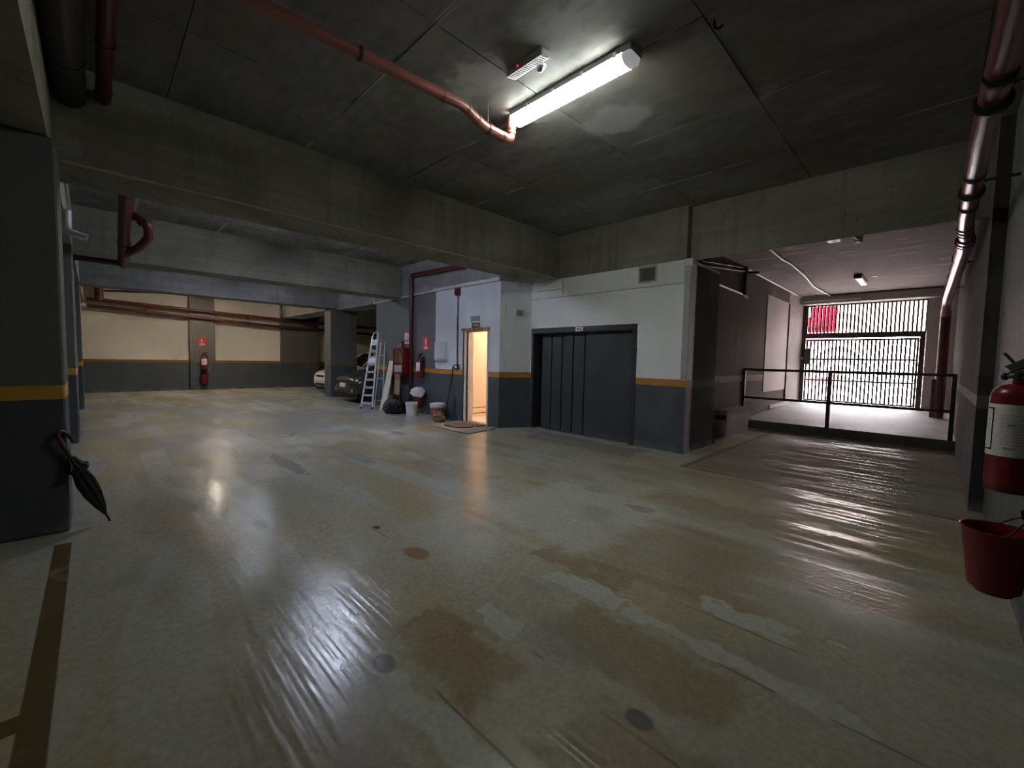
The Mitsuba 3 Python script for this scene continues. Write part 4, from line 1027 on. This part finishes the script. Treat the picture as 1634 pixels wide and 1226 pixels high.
# ------------------------------------------------------------------ railing, box, gate, passage fittings
t = thing('railing', 'black metal railing along the edge of the ramp', 'railing')
RY = 10.40
for x in (-3.04, -1.48, 0.235):
    add('post', box(x - .03, x + .03, RY - .03, RY + .03, 0.0 if x < -2 or x > 0 else .16, 1.30), 'black_metal', t)
add('top_rail', box(-3.07, 0.265, RY - .025, RY + .025, 1.275, 1.325), 'black_metal', t)
add('mid_rail', box(-3.01, 0.205, RY - .018, RY + .018, 0.655, 0.70), 'black_metal', t)
t = thing('carton', 'printed carton on the floor at the left end of the railing', 'box')
add('body', cbox(-3.04, -2.78, 8.62, 9.95, 0.0, 0.50, 0.006), 'carton', t)
add('print_band', box(-3.0, -2.80, 8.612, 8.625, 0.33, 0.42), 'carton_print', t)
add('print_band', box(-2.785, -2.772, 8.75, 9.7, 0.30, 0.40), 'trim_grey', t)
add('flap', box(-3.05, -2.77, 8.61, 9.96, 0.497, 0.512), 'carton', t)

g = thing('gate', 'dark barred street gate at the end of the passage', 'gate')
gx0, gx1 = -3.06, -0.245
add('top_rail', box(gx0, gx1, GY - .02, GY + .02, 3.245, 3.285), 'gate_paint', g)
add('header', box(gx0, gx1, GY - .05, GY + .05, 2.27, 2.415), 'gate_paint', g)
add('jamb', box(gx0, gx0 + .11, GY - .05, GY + .05, .26, 3.285), 'gate_paint', g)
add('jamb', box(gx1 - .11, gx1, GY - .05, GY + .05, .26, 2.30), 'gate_paint', g)
nb = 31
for i in range(nb):
    x = gx0 + .12 + (gx1 - gx0 - .13) * i / (nb - 1)
    add('upper_bar', box(x - .017, x + .017, GY - .02, GY + .02, 2.41, 3.25), 'gate_bar', g)
lf = add('leaf', join(box(gx0 + .13, gx1 - .12, GY - .025, GY + .025, 2.185, 2.225), box(gx0 + .13, gx1 - .12, GY - .025, GY + .025, .32, .36), box(gx0 + .13, gx1 - .12, GY - .02, GY + .02, 1.605, 1.64), box(gx0 + .13, gx1 - .12, GY - .02, GY + .02, .955, .99),
                    box(gx0 + .13, gx0 + .17, GY - .025, GY + .025, .32, 2.225), box(gx1 - .16, gx1 - .12, GY - .025, GY + .025, .32, 2.225)), 'gate_paint', g, label='gate leaf frame')
nb = 27
for i in range(nb):
    x = gx0 + .25 + (gx1 - gx0 - .45) * i / (nb - 1)
    add('bar', box(x - .017, x + .017, GY - .02, GY + .02, .34, 2.20), 'gate_bar', lf)
lk = add('lock_box', cbox(gx0 + .10, gx0 + .27, GY - .12, GY - .02, 1.46, 1.95, .01), 'dark_steel', g, label='grey lock box')
add('keyhole', cbox(gx0 + .03, gx0 + .07, GY - .10, GY - .045, 1.60, 1.68, .005), 'white_plastic', lk)

t = thing('emergency_light', 'small white emergency light on the passage ceiling behind the beam', 'emergency light')
add('body', cbox(-1.38, -1.20, 8.50, 8.70, ZCC - .075, ZCC - .001, .01), 'white_plastic', t)
add('badge', box(-1.30, -1.26, 8.58, 8.63, ZCC - .079, ZCC - .074), 'trim_grey', t)
t = thing('motion_sensor', 'white sensor on a stem on the passage ceiling next to the small emergency light', 'sensor')
add('stem', tube([(-1.08, 8.55, ZCC), (-1.02, 8.95, ZCC - .03)], .016, 8), 'white_plastic', t)
add('head', lathe([(0, .0), (.055, .0), (.06, -.03), (.03, -.06), (0, -.06)], (-1.02, 8.98, ZCC - .0), 20), 'white_plastic', t, smooth=35)
t = thing('fluorescent_light', 'unlit white batten on the passage ceiling', 'ceiling light')
add('housing', cbox(-1.45, -1.30, 12.4, 13.6, ZCC - .04, ZCC - .001, .008), 'grey_plastic', t)
add('diffuser', cbox(-1.44, -1.31, 12.42, 13.58, ZCC - .10, ZCC - .04, .02), 'white_plastic', t)
add('end_cap', cbox(-1.445, -1.305, 12.36, 12.42, ZCC - .10, ZCC - .02, .01), 'black_plastic', t)
t = thing('ceiling_plate', 'tiny pale plate on the passage ceiling right of the unlit batten', 'plate')
add('disc', lathe([(0, 0), (.05, 0), (.05, -.015), (0, -.015)], (-1.11, 12.85, ZCC), 16), 'white_plastic', t)
t = thing('conduit', 'pale wavy conduit across the passage ceiling towards the gate', 'conduit')
pz = ZCC - .03
add('run', tube([(-2.22, 7.2, pz), (-2.21, 8.75, pz - .015), (-2.25, 9.7, pz), (-2.215, 10.15, pz), (-2.245, 11.65, pz - .02), (-2.375, 13.3, pz), (-2.35, 14.0, pz - .02), (-2.33, 15.15, pz), (-2.33, 15.5, pz - .01)], .022, 10), 'white_plastic', t, smooth=40)
t = thing('conduit', 'thin red-brown pipe along the lintel above the gate', 'conduit')
add('run', tube([(-2.33, 15.47, ZCC - .03), (0.1, 15.47, ZCC - .02)], .020, 10), 'rust_pipe', t, smooth=40)
add('junction', cbox(0.02, .12, 15.38, 15.5, ZCC - .14, ZCC - .01, .01), 'white_plastic', t)
t = thing('conduit', 'pale conduit along the top of the left passage wall', 'conduit')
add('run', tube([(-3.035, 10.3, 3.50), (-3.035, 15.5, 3.50)], .022, 10), 'white_plastic', t, smooth=40)
t = thing('conduit', 'pale conduit across the left passage wall below the black bracket', 'conduit')
add('run', tube([(-3.04, 7.66, 2.95), (-3.04, 9.985, 2.93)], .022, 10), 'white_plastic', t, smooth=40)
add('elbow', tube([(-3.04, 10.05, 2.93), (-3.02, 10.25, 2.88)], .03, 10), 'white_plastic', t)
t = thing('pipe_bracket', 'black pipe bracket hanging on the left passage wall', 'pipe')
add('drop', tube([(-3.02, 10.05, ZCC), (-3.02, 10.05, 2.92)], .035, 10), 'black_metal', t, smooth=40)
add('arm', join(tube([(-3.02, 7.66, 3.22), (-3.02, 10.05, 3.50)], .016, 8), tube([(-3.02, 7.66, 3.15), (-3.02, 10.05, 3.42)], .016, 8)), 'black_metal', t)
add('stub', tube([(-3.02, 10.2, 3.42), (-2.85, 10.35, 3.42)], .03, 8), 'black_metal', t)
t = thing('cable', 'thin black cable down the edge of the pale passage panel', 'cable')
add('run', tube([(-3.035, 14.1, 3.15), (-3.035, 14.1, 0.42)], .018, 8), 'black_rubber', t)
t = thing('conduit', 'pale thin conduit along the lintel above the red part of the view', 'conduit')
add('run', tube([(-3.0, 15.48, 3.36), (-1.6, 15.48, 3.36)], .018, 8), 'white_plastic', t)
